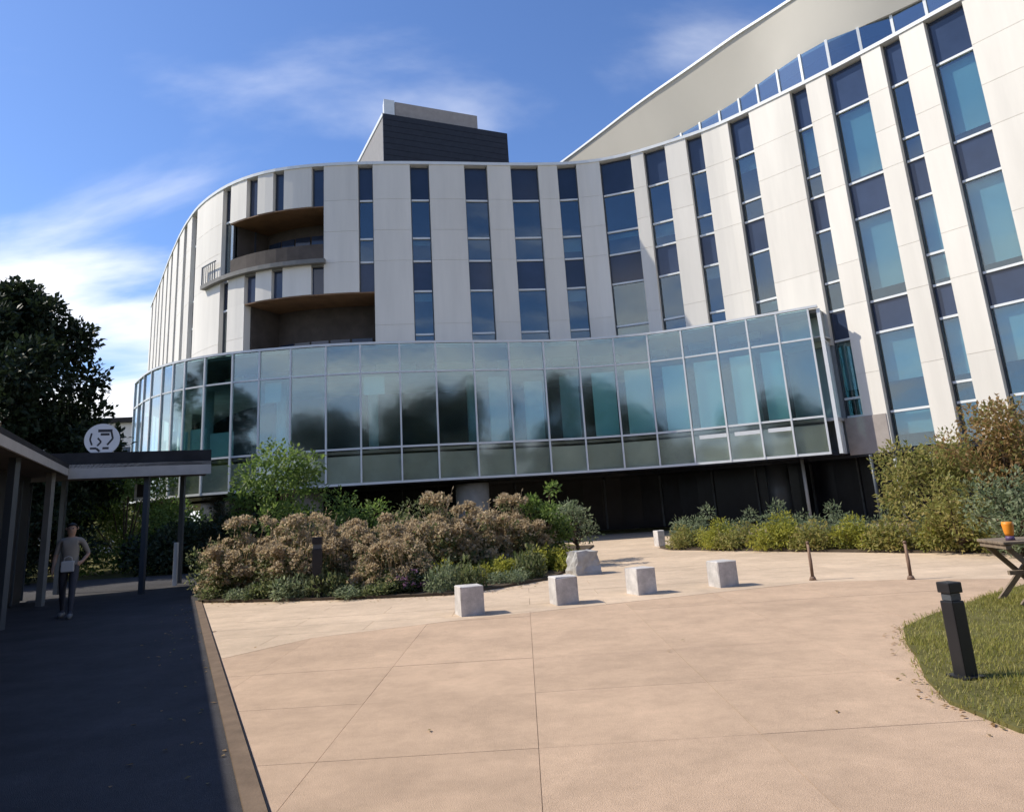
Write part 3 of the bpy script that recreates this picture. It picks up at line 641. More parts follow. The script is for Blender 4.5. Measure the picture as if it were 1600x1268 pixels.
small_tree('leafy_shrub', 26, 1.9, 1.0, lf_mid, 2600, 'grey green shrub behind the tan shrubs in front of the dark ground floor', (-3.1, 21.5, 0.05), 0.10, 0.05, 16, 'shrub', z0=0.3)
small_tree('leafy_shrub', 27, 1.2, 0.55, lf_mid, 1500, 'low shrub at the shaded left end of the bed', (-7.3, 17.9, 0.05), 0.09, 0.05, 12, 'shrub', z0=0.15, rad=(0.15, 0.3))
# low plants along the front
r_ = random.Random(31)
low1 = make_plant('low_plant', r_, clumps_dome(r_, 14, 0.5, 0.38, 0.45, 0.12, 0.22), 1500, 0.085, 0.05, lf_mid, 'x', 'plant', 'low green plants along the front of the bed', stem=False)
low2 = make_plant('low_plant', r_, clumps_dome(r_, 14, 0.5, 0.38, 0.38, 0.10, 0.22), 1200, 0.085, 0.035, lf_blue, 'x', 'plant', 'low green plants along the front of the bed', stem=False)
names = ['beside the kerb of the dark walkway', 'second along the front edge from the walkway kerb', 'below the left tan shrub, third from the walkway kerb', 'fourth from the walkway kerb', 'below the black garden lamp', 'just right of the black garden lamp', 'left of the purple flowers', 'right of the purple flowers', 'behind the nearest stone block', 'right of the nearest stone block', 'left of the grey boulder']
for i, (x, y) in enumerate([(-6.65, 16.45), (-6.0, 16.15), (-5.35, 15.95), (-4.7, 15.75), (-4.05, 15.55), (-3.45, 15.45), (-2.85, 15.3), (-1.75, 15.15), (-1.15, 15.3), (-0.45, 16.0), (0.15, 16.75)]):
    place((low1, low2)[i % 2], i < 2, (x+rg.uniform(-.12, .12), y+rg.uniform(0.0, .25), 0.05), (rg.uniform(0.7, 1.1), rg.uniform(.7, 1.1), rg.uniform(0.6, 1.5)), rg.uniform(0, 6), ('grey green' if i % 2 == 0 else 'pale green')+' low plant '+names[i])
r_ = random.Random(33)
yel = make_plant('ground_cover_plant', r_, clumps_dome(r_, 16, 0.62, 0.45, 0.50, 0.13, 0.24), 1900, 0.075, 0.04, lf_yell, 'x', 'plant', 'yellow green ground cover plants', stem=False)
for i, (x, y, t) in enumerate([(-1.55, 16.6, 'leftmost, in front of the middle tan shrub'), (-0.85, 17.0, 'second from the left, in front of the tan shrubs'), (-0.15, 17.6, 'third from the left'), (0.45, 18.3, 'below the narrow upright shrub'), (0.85, 19.2, 'nearest the grey boulder'), (0.25, 18.9, 'back row below the narrow upright shrub'), (-0.6, 18.1, 'back row against the rightmost tan shrub')]):
    place(yel, i == 0, (x, y, 0.05), rg.uniform(1.0, 1.35), rg.uniform(0, 6), 'yellow green ground cover plant, '+t)
r_ = random.Random(35)
pf = make_plant('purple_flower_plant', r_, clumps_dome(r_, 8, 0.35, 0.25, 0.45, 0.1, 0.16), 600, 0.07, 0.04, lf_dark, 'dark plant with small purple flowers at the front of the bed', 'plant', stem=False, flowers=(lf_purple, 26, 0.06))
pf.location = (-2.3, 15.35, 0.05)
# right hand hedge row
r_ = random.Random(41)
h1 = make_plant('hedge_shrub', r_, clumps_dome(r_, 16, 0.72, 0.6, 0.85, 0.18, 0.32), 2600, 0.09, 0.05, lf_olive, 'x', 'shrub', 'low shrubs of the right hand border', stemr=0.012)
h2 = make_plant('hedge_shrub', r_, clumps_dome(r_, 18, 0.75, 0.6, 1.15, 0.16, 0.30), 2800, 0.11, 0.03, lf_blue, 'x', 'shrub', 'low shrubs of the right hand border', stemr=0.012)
h3 = make_plant('hedge_shrub', r_, clumps_dome(r_, 16, 0.72, 0.6, 0.80, 0.18, 0.32), 2600, 0.085, 0.045, lf_yell, 'x', 'shrub', 'low shrubs of the right hand border', stemr=0.012)
front = [(4.95, 23.2), (5.55, 22.2), (6.15, 21.3), (6.85, 20.5), (7.5, 19.6), (8.1, 18.8), (8.75, 18.0), (9.5, 17.2)]
fl = ['left end beside the small white stone post', 'second from the left end', 'third from the left end', 'behind the first thin post', 'right of the first thin post', 'between the two thin posts', 'left of the second thin post', 'under the olive tree']
for i, (x, y) in enumerate(front):
    place((h1, h3)[i % 2], i < 2, (x, y, 0.05), (rg.uniform(0.9, 1.1),)*3, rg.uniform(0, 6), ('olive' if i % 2 == 0 else 'yellow green')+' low shrub in border front row, '+fl[i])
bl = ['left end before the dark entrance', 'second from the left', 'third from the left', 'fourth from the left', 'beside the olive tree', 'half hidden by the olive tree']
for i, (x, y) in enumerate([(5.5, 24.3), (6.5, 23.0), (7.4, 21.8), (8.3, 20.8), (9.1, 19.8), (10.1, 18.8)]):
    place(h2, i == 0, (x, y, 0.05), rg.uniform(0.85, 1.1), rg.uniform(0, 6), 'feathery blue green shrub in the border back row, '+bl[i])
# right hand trees
small_tree('olive_tree', 51, 2.5, 1.15, lf_olive, 5000, 'olive green small tree at the right below the white wall panels', (10.0, 18.6, 0.05), 0.12, 0.055, 26, z0=0.9, rad=(0.28, 0.5))
small_tree('rust_tree', 52, 3.15, 1.0, lf_rust, 5200, 'rust brown leaved small tree at the right edge beside the olive tree', (10.55, 16.6, 0.05), 0.11, 0.055, 24, z0=1.4, rad=(0.25, 0.45))
small_tree('leafy_shrub', 53, 1.55, 1.0, lf_olive, 3800, 'bushy green shrub in front of the rust brown tree', (9.3, 16.6, 0.05), 0.10, 0.05, 18, 'shrub', z0=0.2)
small_tree('leafy_shrub', 54, 1.5, 0.9, lf_blue, 3000, 'pale green shrub behind the timber picnic table', (9.75, 15.3, 0.05), 0.10, 0.05, 16, 'shrub', z0=0.25)
small_tree('leafy_shrub', 55, 2.1, 1.0, lf_olive, 3800, 'olive shrub at the far right edge behind the picnic table', (11.3, 15.2, 0.05), 0.10, 0.05, 18, 'shrub', z0=0.3)

# ---------------------------------------------------------------- big trees
def big_tree(seed, h, rx, n, ln, label, loc, lm=lf_dark, group=None, z0=2.0, nc=46):
    r_ = random.Random(seed); root = empty('broadleaf_tree', loc, 0, label, 'tree', group); cl = []
    for i in range(nc):
        a = r_.uniform(0, 6.28); t = r_.random(); prof = math.sqrt(max(.03, 1-(2*t-0.85)**2*0.85))
        q = rx*prof*r_.random()**0.4; rr = r_.uniform(0.10, 0.20)*rx*2*0.6
        cl.append(((math.cos(a)*q, math.sin(a)*q, z0+(h-z0-rr)*t), rr))
    crown(r_, cl, n/nc, 0.45, ln, ln*0.6).obj('crown', lm, root)
    mb = MB(); mb.tube([(0, 0, -0.2), (0.1, 0, z0*0.7), (0, 0.1, z0+1), (0.1, 0, h*0.65), (0, 0, h*0.85)], [0.38, 0.30, 0.26, 0.15, 0.05], 10)
    for c, r in cl[:20]: mb.tube([(0.05, 0.03, min(c[2]*0.55, h*0.6)), Vector((c[0]*.5, c[1]*.5, c[2]*.85)), c], [0.12, 0.08, 0.02], 6)
    mb.obj('trunk', bark_m, root); return root
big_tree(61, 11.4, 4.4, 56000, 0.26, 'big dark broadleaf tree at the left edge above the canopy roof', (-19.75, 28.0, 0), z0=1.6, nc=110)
# the trees that the glass storey mirrors stand behind the camera
mir = [(-24, -13, 12, 5.6, 'far left end'), (-14, -20, 13, 6.2, 'left bays, behind the garden tree'), (-4.5, -18, 12.5, 5.8, 'left middle bays'), (5.5, -22, 15.5, 6.2, 'middle bays'),
       (14, -20, 17, 6.4, 'darkest bays near the middle'), (23, -23, 17.5, 6.2, 'bays above the round column'), (32.5, -20, 12, 5.6, 'right middle bays'),
       (9.6, -25, 14, 5.8, 'second row, middle bays'), (18.6, -26, 15, 6.0, 'second row, below the highest crown')]
for i, (x, y, h, rx, lab) in enumerate(mir):
    big_tree(70+i, h, rx, 17000, 0.55, 'broadleaf tree mirrored in the glass storey, '+lab, (x, y, 0), lf_mirror, None, z0=0.3, nc=60)
# dark understorey hedge on the left and a green one under the canopy, its lit look put into bright leaf colour
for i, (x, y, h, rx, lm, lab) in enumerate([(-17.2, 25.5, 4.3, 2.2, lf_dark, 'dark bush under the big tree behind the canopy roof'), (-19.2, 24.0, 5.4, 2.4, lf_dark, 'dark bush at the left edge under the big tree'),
        (-15.8, 30.0, 4.3, 2.6, lf_green, 'bright leaved green bush seen below the canopy roof'), (-23.5, 40.0, 4.2, 3.0, lf_mid, 'olive bush at the left foot of the pale far building'), (-19.0, 39.0, 4.0, 3.0, lf_mid, 'olive bush at the right foot of the pale far building'), (-20.5, 33.0, 4.4, 2.8, lf_mid, 'grey green bush behind the bright leaved one under the canopy'), (-12.4, 27.5, 1.5, 1.6, lf_dark, 'low dark bush at the end of the walkway under the canopy')]):
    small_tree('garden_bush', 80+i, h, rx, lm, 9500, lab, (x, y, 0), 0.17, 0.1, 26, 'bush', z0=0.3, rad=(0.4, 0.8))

# lawn grass blades
r_ = random.Random(90); mb = MB()
def inside(p, poly):
    c = False
    for i in range(len(poly)):
        a, b = poly[i-1], poly[i]
        if (a[1] > p[1]) != (b[1] > p[1]) and p[0] < (b[0]-a[0])*(p[1]-a[1])/(b[1]-a[1])+a[0]: c = not c
    return c
while len(mb.f) < 95000:
    x, y = r_.uniform(2.7, 9.5), r_.uniform(2.7, 12)
    if not inside((x+r_.gauss(0, .05), y+r_.gauss(0, .05)), lawn): continue
    patch = 0.5+0.5*math.sin(x*3.1+math.sin(y*2.3)*2)*math.sin(y*1.7+x)
    if r_.random() > 0.45+0.55*patch: continue
    a = r_.uniform(0, 6.28); h = r_.uniform(0.02, 0.055)*(0.7+0.6*patch)*(1.6 if r_.random() < .04 else 1); t = Vector((math.cos(a), math.sin(a), 0)); b = Vector((x, y, 0.022)); k = len(mb.v)
    w = Vector((-t.y, t.x, 0))*r_.uniform(0.003, 0.006); tip = b+Vector((0, 0, h))+t*h*r_.uniform(0.2, 1.3)
    mb.v += [tuple(b-w), tuple(b+w), tuple(tip)]; mb.f.append((k, k+1, k+2)); mb.mi.append(0)
for i in range(2600):          # small broad leaves among the blades
    x, y = r_.uniform(2.9, 9), r_.uniform(3, 11.7)
    if inside((x, y), lawn): leaf(mb, Vector((x, y, r_.uniform(.02, .045))), Vector((r_.uniform(-1, 1), r_.uniform(-1, 1), .15)), Vector((0, 0, 1)), r_.uniform(.015, .035), .016)
tag(mb.obj('grass', lf_grass), 'short yellow green grass in the corner beside the picnic table', 'grass', kind='stuff')

mb = MB()
def dry(x, y, z=0.006):
    a = r_.uniform(0, 6.28); leaf(mb, Vector((x, y, z+0.004)), Vector((math.cos(a), math.sin(a), r_.uniform(0, .25))), Vector((r_.uniform(-.3, .3), r_.uniform(-.3, .3), 1)), r_.uniform(.03, .07), r_.uniform(.02, .035))
for i in range(260):
    t = r_.random(); a, c = (bed[k_] for k_ in (lambda q: (q, q+1))(r_.randrange(0, 8))); dry(a[0]+(c[0]-a[0])*t+r_.gauss(0.1, .15), a[1]+(c[1]-a[1])*t-abs(r_.gauss(0, .28)))
for i in range(120):
    y = r_.uniform(2, 16); dry(edge_x(y)-abs(r_.gauss(0.05, .35)), y, 0.014)
for i in range(14): dry(r_.uniform(-4, 4), r_.uniform(2, 12))
for i in range(90):
    k_ = r_.randrange(0, 9); a, c = lawn[k_], lawn[k_+1]; t = r_.random(); dry(a[0]+(c[0]-a[0])*t-abs(r_.gauss(0, .12)), a[1]+(c[1]-a[1])*t)
tag(mb.obj('fallen_leaves', lf_rust), 'dry fallen leaves scattered on the paving along the planting edges', 'leaves', kind='stuff')

# ================================================================== CANOPY ON THE LEFT
dx, dy = -0.415, 0.910           # direction of the walkway; its right hand normal is (0.91, 0.415)
E0 = Vector((-3.43, 1.45)); E1 = Vector((-11.1, 18.25)); nv = Vector((0.91, 0.415)); dv = Vector((dx, dy))
CN = empty('canopy', (0, 0, 0), 0, 'dark flat roofed walkway canopy with a pale fascia on the left', 'canopy')
ZC = 2.95
depth = 3.6
mb = MB(); mb.prism([tuple(E0), tuple(E1), tuple(E1+nv*3.25), tuple(E1+nv*3.25+dv*3.2), tuple(E1-nv*depth+dv*3.2), tuple(E0-nv*depth)], ZC+0.17, ZC+0.27); mb.obj('roof', roof_dark, CN)
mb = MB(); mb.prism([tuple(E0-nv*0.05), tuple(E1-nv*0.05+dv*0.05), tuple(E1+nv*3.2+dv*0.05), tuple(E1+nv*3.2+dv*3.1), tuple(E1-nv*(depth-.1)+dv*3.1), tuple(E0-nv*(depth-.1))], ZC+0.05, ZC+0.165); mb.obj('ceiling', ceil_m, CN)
mb = MB(); mb.prism([tuple(E0), tuple(E1), tuple(E1-nv*0.045), tuple(E0-nv*0.045)], ZC, ZC+0.168); mb.obj('fascia', fascia_m, CN)
a0, a1 = E1+nv*0.004, E1+nv*3.25
mb = MB(); mb.prism([tuple(a0), tuple(a1), tuple(a1+dv*0.045), tuple(a0+dv*0.045)], ZC-0.08, ZC+0.26); mb.obj('fascia', fascia_m, CN)
mb = MB(); mb.prism([tuple(a0+dv*0.15), tuple(a1+dv*0.15), tuple(a1+dv*3.1), tuple(a0-nv*3.3+dv*3.1), tuple(a0-nv*3.3+dv*0.15)], ZC+0.275, ZC+0.56); mb.obj('parapet', roof_dark, CN)
for t in (18.0, 13.6, 9.0, 4.5):
    p = E0+dv*t-nv*0.30; mb = MB(); mb.box((p.x-.07, p.y-.07, 0), (p.x+.07, p.y+.07, ZC+0.05)); mb.obj('post', slab_grey if t > 17 else frame_dark, CN)
for p in (E1+nv*1.75+dv*0.3, E1+nv*2.6+dv*2.9, E1-nv*0.4+dv*2.9):
    mb = MB(); mb.box((p.x-.06, p.y-.06, 0), (p.x+.06, p.y+.06, ZC+0.05)); mb.obj('post', frame_dark, CN)
# wall along the walkway, set back under the roof
WL = empty('walkway_wall', (0, 0, 0), 0, 'dark panelled wall under the canopy at the left edge', 'wall')
w0, w1 = E0-nv*0.95, E1-nv*0.95+dv*1.2
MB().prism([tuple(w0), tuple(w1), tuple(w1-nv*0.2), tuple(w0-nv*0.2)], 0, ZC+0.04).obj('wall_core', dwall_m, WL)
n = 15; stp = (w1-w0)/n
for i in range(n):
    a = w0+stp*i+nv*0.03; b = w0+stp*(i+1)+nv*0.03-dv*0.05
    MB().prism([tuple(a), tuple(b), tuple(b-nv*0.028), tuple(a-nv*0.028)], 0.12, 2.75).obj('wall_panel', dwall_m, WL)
    MB().prism([tuple(b+nv*0.03), tuple(b+dv*0.05+nv*0.03), tuple(b+dv*0.05-nv*0.025), tuple(b-nv*0.025)], 0.05, 2.85).obj('batten', frame_dark, WL)
# round sign on the canopy roof
SG = empty('round_sign', (-10.6, 18.75, ZC+0.27), R(24), 'round white sign with dark marks standing on the canopy roof', 'sign')
mb = MB(); mb.tube([(0, 0.03, 0.62), (0, -0.03, 0.62)], 0.40, 40)
mb.obj('disc', sign_w, SG)
mb = MB(); mb.box((-0.03, 0.035, 0), (0.03, 0.075, 0.5)); mb.obj('post', frame_dark, SG)
def stroke(pts, w):
    mb = MB()
    for (x0, z0), (x1, z1) in zip(pts[:-1], pts[1:]):
        d_ = Vector((x1-x0, z1-z0)).normalized(); nn_ = Vector((-d_.y, d_.x))*w/2
        q = [Vector((x0, z0))+nn_, Vector((x0, z0))-nn_, Vector((x1, z1))-nn_, Vector((x1, z1))+nn_]
        mb.add([(v.x, -0.034, v.y+0.62) for v in q]+[(v.x, -0.030, v.y+0.62) for v in q], [(0, 1, 2, 3), (7, 6, 5, 4), (0, 4, 5, 1), (1, 5, 6, 2), (2, 6, 7, 3), (3, 7, 4, 0)])
    return mb.obj('emblem_stroke', sign_k, SG)
stroke([(-0.10, 0.22), (0.22, 0.22)], 0.07); stroke([(-0.04, 0.13), (0.16, 0.13)], 0.06); stroke([(0.20, 0.19), (0.24, 0.02), (0.12, -0.14)], 0.045)
stroke([(-0.24, 0.16), (-0.27, 0.0), (-0.22, -0.14)], 0.04); stroke([(-0.10, 0.04), (-0.02, -0.06), (-0.10, -0.16)], 0.04)
stroke([(-0.26, -0.22), (-0.12, -0.22), (-0.04, -0.30)], 0.05); stroke([(0.02, -0.22), (0.16, -0.22)], 0.055)
HS = empty('hanging_sign', (-10.35, 20.4, 2.35), R(24), 'small square white framed sign hanging below the canopy edge', 'sign')
mb = MB(); mb.box((-0.18, 0, 0), (0.18, 0.03, 0.06)); mb.box((-0.18, 0, 0.06), (-0.12, 0.03, 0.42)); mb.box((0.12, 0, 0.06), (0.18, 0.03, 0.42)); mb.obj('frame', white_metal, HS)
mb = MB(); mb.box((-0.118, 0.008, 0.062), (0.118, 0.022, 0.40)); mb.obj('plate', dwall_m, HS)
mb = MB(); mb.box((-0.15, 0.01, 0.42), (-0.13, 0.02, 0.66)); mb.box((0.13, 0.01, 0.42), (0.15, 0.02, 0.66)); mb.obj('hanger', frame_dark, HS)
# far pale building
FB = empty('far_building', (-29.5, 54, 0), R(10), 'pale far building with a dark roof edge seen left of the glass storey', 'building')
MB().box((-6, 0, 0), (3.2, 8, 9.2)).obj('wall', far_wall_m, FB); MB().box((-6.3, -0.4, 9.2), (3.5, 8.3, 9.55)).obj('roof', roof_dark, FB)
for q in (-4.4, -2.9, -1.4, 0.5, 1.9):
    f = MB().box((q, -0.06, 5.2), (q+0.7, -0.004, 7.4)).obj('window', frame_dark, FB)
    MB().box((q+0.08, -0.075, 5.28), (q+0.62, -0.063, 7.32)).obj('pane', spandrel_m, f)
# short white post by the far end of the walkway
o = tag(bevel(MB().box((-0.05, -0.05, 0), (0.05, 0.05, 1.15)).obj('marker_post', white_metal), 0.012), 'thin short white post under the canopy end', 'post'); o.location = (-9.7, 21.2, 0.0)

# ================================================================== SMALL THINGS
def block(name, w, d, h, loc, rz, label, m, cat, group=None, jit=0.0, bv=0.02):
    o = MB().box((-w/2, -d/2, -0.02), (w/2, d/2, h)).obj(name, m); 
    if jit:
        bm = bmesh.new(); bm.from_mesh(o.data); bmesh.ops.subdivide_edges(bm, edges=bm.edges[:], cuts=4, use_grid_fill=True)
        q = random.Random(5)
        for v in bm.verts: v.co += Vector((q.uniform(-jit, jit), q.uniform(-jit, jit), q.uniform(-jit, jit)*0.6)); v.co.x *= 1-0.12*(v.co.z/h); v.co.y *= 1-0.2*(v.co.z/h)
        bm.to_mesh(o.data); bm.free(); [setattr(p, 'use_smooth', False) for p in o.data.polygons]
    else:
        bevel(o, bv, 3); bm = bmesh.new(); bm.from_mesh(o.data); q = random.Random(int(loc[0]*100))
        for vv in bm.verts: vv.co += Vector((q.uniform(-.006, .006), q.uniform(-.006, .006), q.uniform(-.006, .006)))
        bm.to_mesh(o.data); bm.free()
    o.location = loc; o.rotation_euler = (0, 0, rz); return tag(o, label, cat, group)
for x, y, lab, g in [(-0.93, 12.1, 'pale square stone block nearest the camera at the edge of the tan paving', 0), (0.56, 12.65, 'pale square stone block in front of the grey boulder', 0),
               (1.92, 13.3, 'pale square stone block third from the left on the cream paving', 0), (3.4, 13.6, 'pale square stone block furthest right, left of the thin post', 0), (4.36, 25.1, 'small pale stone block at the far end of the path beside the border shrubs', 1)]:
    sc = 1 if not g else 1.15
    block('stone_block', 0.375*(1 if not g else .7), 0.375*(1 if not g else .7), 0.42*sc, (x, y, 0.004), R(20+random.uniform(-5, 5)), lab, stone_m, 'bollard', 'pale stone blocks along the path')
block('boulder', 0.60, 0.55, 0.50, (1.25, 17.3, 0.0), R(24), 'rough grey boulder at the right tip of the planting bed', rock_m, 'boulder', jit=0.035)
def lamp(loc, h, w, rz, label, base=True):
    r = empty('garden_lamp', loc, rz, label, 'lamp', 'black garden lamp posts')
    bevel(MB().box((-w/2, -w/2, 0), (w/2, w/2, h*0.80)).obj('post', black_m, r), 0.012)
    bevel(MB().box((-w/2+0.012, -w/2+0.012, h*0.80+0.002), (w/2-0.012, w/2-0.012, h*0.88)).obj('lens', black_m if not base else frame_dark, r), 0.006)
    bevel(MB().box((-w/2-0.004, -w/2-0.004, h*0.88+0.002), (w/2+0.004, w/2+0.004, h)).obj('cap', black_m, r), 0.012)
    bevel(MB().box((-w/2-0.04, -w/2-0.04, -0.02), (w/2+0.04, w/2+0.04, 0.018)).obj('base_plate', black_m, r), 0.006)
    return r
lamp((3.48, 6.5, 0.03), 0.73, 0.125, R(15), 'black square garden lamp post standing in the grass at the right foreground')
lamp((-4.25, 15.62, 0.05), 1.15, 0.19, R(10), 'black square garden lamp post standing among the tan shrubs')
def pole(loc, h, r0, lab):
    r = empty('thin_post', loc, 0, lab, 'post', 'thin posts on the cream paving')
    MB().tube([(0, 0, 0), (0.005, 0, h*0.5), (0, 0, h)], [r0, r0*0.95, r0*0.8], 10).obj('shaft', pole_m, r, True)
    MB().tube([(0, 0, 0), (0, 0, 0.06)], [r0*2.0, r0*1.3], 12).obj('foot', pole_m, r, True)
    MB().tube([(0, 0, h), (0, 0, h+0.03)], [r0*1.1, r0*0.6], 10).obj('cap', pole_m, r, True)
    return r
pole((4.97, 13.64, 0.003), 0.62, 0.032, 'short thin brown post right of the stone blocks')
pole((6.32, 12.92, 0.003), 0.58, 0.032, 'short thin brown post in front of the olive tree')

# picnic table, cut by the right edge of the picture
T = empty('picnic_table', (6.85, 9.75, 0.03), R(-8), 'weathered timber picnic table with crossed legs at the right edge', 'table')
for i in range(5): bevel(MB().box((-0.95, -0.36+i*0.146, 0.72), (0.95, -0.36+i*0.146+0.138, 0.755)).obj('plank', wood_m, T), 0.005, 1)
def bar(a, b, w, th):
    a, b = Vector(a), Vector(b); d_ = (b-a).normalized(); s_ = Vector((0, 1, 0)).cross(d_).normalized()*w/2; t_ = Vector((0, th/2, 0))
    vs = [p+i*s_+j*t_ for p in (a, b) for i, j in ((-1, -1), (1, -1), (1, 1), (-1, 1))]
    return MB().add(vs, [(3, 2, 1, 0), (4, 5, 6, 7), (0, 1, 5, 4), (1, 2, 6, 5), (2, 3, 7, 6), (3, 0, 4, 7)])
for y_ in (-0.28, 0.28):
    bar((-0.84, y_, 0.0), (-0.20, y_, 0.70), 0.06, 0.04).obj('leg', wood_m, T); bar((-0.24, y_+0.045, 0.0), (-0.88, y_+0.045, 0.70), 0.06, 0.04).obj('leg', wood_m, T)
    bar((0.24, y_, 0.0), (0.88, y_, 0.70), 0.06, 0.04).obj('leg', wood_m, T); bar((0.84, y_+0.045, 0.0), (0.20, y_+0.045, 0.70), 0.06, 0.04).obj('leg', wood_m, T)
MB().box((-0.80, -0.03, 0.33), (0.80, 0.03, 0.38)).obj('rail', wood_m, T)
MB().box((-0.92, -0.34, 0.665), (-0.86, 0.36, 0.716)).obj('cleat', wood_m, T); MB().box((0.86, -0.34, 0.665), (0.92, 0.36, 0.716)).obj('cleat', wood_m, T)
J = empty('orange_pot', (6.08, 9.72, 0.788), 0, 'small orange pot with a dark purple foot standing on the picnic table', 'pot')
MB().tube([(0, 0, 0.06), (0, 0, 0.10), (0, 0, 0.22), (0, 0, 0.26)], [0.055, 0.07, 0.085, 0.08], 20).obj('body', orange_m, J, True)
MB().tube([(0, 0, 0), (0, 0, 0.058)], [0.07, 0.06], 20).obj('foot', purple_m, J, True); J.scale = (0.78, 0.78, 0.85)

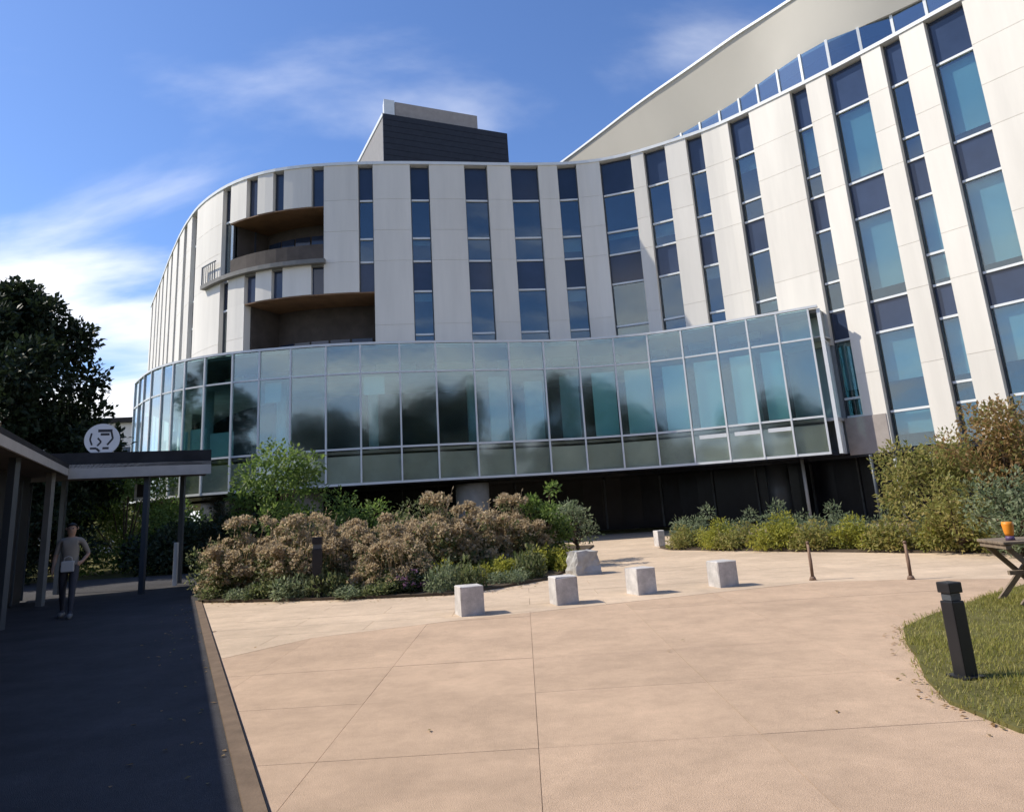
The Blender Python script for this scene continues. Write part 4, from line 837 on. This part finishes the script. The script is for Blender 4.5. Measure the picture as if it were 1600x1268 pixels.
# ================================================================== PERSON under the canopy edge
def person(loc, rz):
    root = empty('person', loc, rz, 'person in beige shirt and darker trousers walking in the shade beside the canopy', 'person')
    J = {}; E = []; Rr = {}
    def j(n, p, r, par=None):
        J[n] = Vector(p); Rr[n] = r
        if par: E.append((par, n))
    j('pel', (0, 0, 0.93), 0.145); j('wa', (0, 0.005, 1.05), 0.125, 'pel'); j('ch', (0, -0.01, 1.24), 0.15, 'wa'); j('up', (0, 0, 1.37), 0.115, 'ch'); j('nk', (0, -0.005, 1.445), 0.052, 'up')
    j('h1', (0, -0.02, 1.52), 0.078, 'nk'); j('h2', (0, -0.02, 1.60), 0.092, 'h1'); j('h3', (0, -0.01, 1.665), 0.06, 'h2')
    for s_, t in ((1, 'L'), (-1, 'R')):
        fwd = -0.20 if s_ > 0 else 0.18
        j('hip'+t, (s_*0.09, 0, 0.87), 0.098, 'pel'); j('kn'+t, (s_*0.095, fwd*0.55-0.03, 0.49), 0.062, 'hip'+t); j('cf'+t, (s_*0.095, fwd*0.8, 0.33), 0.058, 'kn'+t)
        j('an'+t, (s_*0.095, fwd+(0.02 if fwd < 0 else 0.05), 0.10), 0.040, 'cf'+t); j('ft'+t, (s_*0.105, fwd-0.12, 0.045), 0.042, 'an'+t)
        j('sh'+t, (s_*0.185, 0, 1.37), 0.06, 'up')
    j('elL', (0.30, 0.06, 1.12), 0.042, 'shL'); j('waL', (0.22, -0.14, 0.98), 0.030, 'elL'); j('haL', (0.19, -0.20, 0.97), 0.034, 'waL')
    j('elR', (-0.24, 0.02, 1.10), 0.042, 'shR'); j('waR', (-0.25, -0.10, 0.88), 0.030, 'elR'); j('haR', (-0.25, -0.12, 0.81), 0.034, 'waR')
    for t, sx in (('L', 1), ('R', -1)):
        w_, h_ = J['wa'+t], J['ha'+t]; d_ = (h_-w_).normalized(); side = d_.cross(Vector((sx, 0, 0.2))).normalized()
        for q in range(4):
            o_ = side*(q-1.5)*0.017; l_ = (0.062, 0.072, 0.068, 0.052)[q]
            a = h_+o_+d_*0.02; b = a+d_*l_*0.55+Vector((-sx*0.008, 0, 0)); c_ = b+d_*l_*0.4+Vector((-sx*0.022, 0, 0))
            j('f%d%s0' % (q, t), a, 0.010, 'ha'+t); j('f%d%s1' % (q, t), b, 0.009, 'f%d%s0' % (q, t)); j('f%d%s2' % (q, t), c_, 0.007, 'f%d%s1' % (q, t))
        a = h_-side*0.03; j('t%s0' % t, a, 0.011, 'ha'+t); j('t%s1' % t, a-side*0.022+d_*0.035, 0.009, 't%s0' % t)
    ks = list(J); me = bpy.data.meshes.new('body'); me.from_pydata([J[k_] for k_ in ks], [(ks.index(a), ks.index(b)) for a, b in E], [])
    ob = link('body', me, root)
    md = ob.modifiers.new('skin', 'SKIN'); md.use_smooth_shade = True
    sv = me.skin_vertices[0].data
    for i, k_ in enumerate(ks): sv[i].radius = (Rr[k_]*(1.15 if k_ in ('ch', 'up', 'pel', 'wa') else 1), Rr[k_]*(0.8 if k_ in ('ch', 'up', 'pel', 'wa') else 1)); sv[i].use_root = (k_ == 'pel')
    sd = ob.modifiers.new('sub', 'SUBSURF'); sd.levels = 2; sd.render_levels = 2
    dg = bpy.context.evaluated_depsgraph_get(); ev = ob.evaluated_get(dg); m2_ = bpy.data.meshes.new_from_object(ev)
    ob.modifiers.clear(); ob.data = m2_
    m2_.materials.clear()
    for m_ in (skin_m, shirt_m, trouser_m): m2_.materials.append(m_)
    for p in m2_.polygons:
        c_ = p.center; arm = abs(c_.x) > 0.17
        if c_.z > 1.43: p.material_index = 0
        elif arm and c_.z < 1.14 and c_.z > 0.6: p.material_index = 0
        elif c_.z > 0.95: p.material_index = 1
        else: p.material_index = 2
    mb = MB()          # hair cap
    for i in range(9):
        for k_ in range(16):
            pass
    bm = bmesh.new(); bmesh.ops.create_uvsphere(bm, u_segments=20, v_segments=12, radius=0.10)
    for v in bm.verts: v.co = Vector((v.co.x*0.95, v.co.y*1.05+0.0, v.co.z*1.0))
    bmesh.ops.delete(bm, geom=[v for v in bm.verts if v.co.z < -0.015 - max(0, v.co.y)*0.6 or (v.co.y < -0.055 and v.co.z < 0.05)], context='VERTS')
    for v in bm.verts: v.co += Vector((0, -0.008, 1.605))
    hm = bpy.data.meshes.new('hair'); bm.to_mesh(hm); bm.free(); hm.materials.append(hair_m); link('hair', hm, root)
    for s_ in (1, -1):
        MB().tube([(s_*0.034, -0.106, 1.60), (s_*0.034, -0.116, 1.60)], [0.011, 0.006], 8).obj('eye', hair_m, root)
        MB().tube([(s_*0.092, -0.01, 1.575), (s_*0.100, 0.0, 1.60), (s_*0.094, 0.005, 1.625)], [0.010, 0.018, 0.012], 8).obj('ear', skin_m, root)
        f_ = J['ft'+('L' if s_ > 0 else 'R')]; a_ = J['an'+('L' if s_ > 0 else 'R')]
        MB().tube([(a_.x, a_.y+0.05, 0.05), (a_.x, a_.y, 0.055), (f_.x, f_.y, 0.045), (f_.x, f_.y-0.07, 0.035)], [0.035, 0.05, 0.048, 0.03], 12).obj('shoe', shoe_m, root, True)
    MB().tube([(0, -0.110, 1.585), (0, -0.128, 1.565), (0, -0.112, 1.555)], [0.008, 0.014, 0.008], 8).obj('nose', skin_m, root, True)
    MB().box((-0.022, -0.108, 1.524), (0.022, -0.098, 1.53)).obj('mouth', shirt_m, root)
    return root
pp = person((-8.95, 15.0, 0.012), R(22)); pp.scale = (1.04, 1.04, 1.04)
bagp = empty('shoulder_bag', (-8.95+0.11, 15.0-0.24, 0.87), R(22), 'pale bag held at the waist by the person', 'bag')
bevel(MB().box((-0.11, -0.05, 0), (0.11, 0.05, 0.20)).obj('body', bag_m, bagp), 0.025)
mb = MB(); mb.tube([(-0.07, 0, 0.195), (-0.06, 0, 0.26), (0, 0, 0.285), (0.06, 0, 0.26), (0.07, 0, 0.195)], 0.008, 6); mb.obj('handle', bag_m, bagp, True)
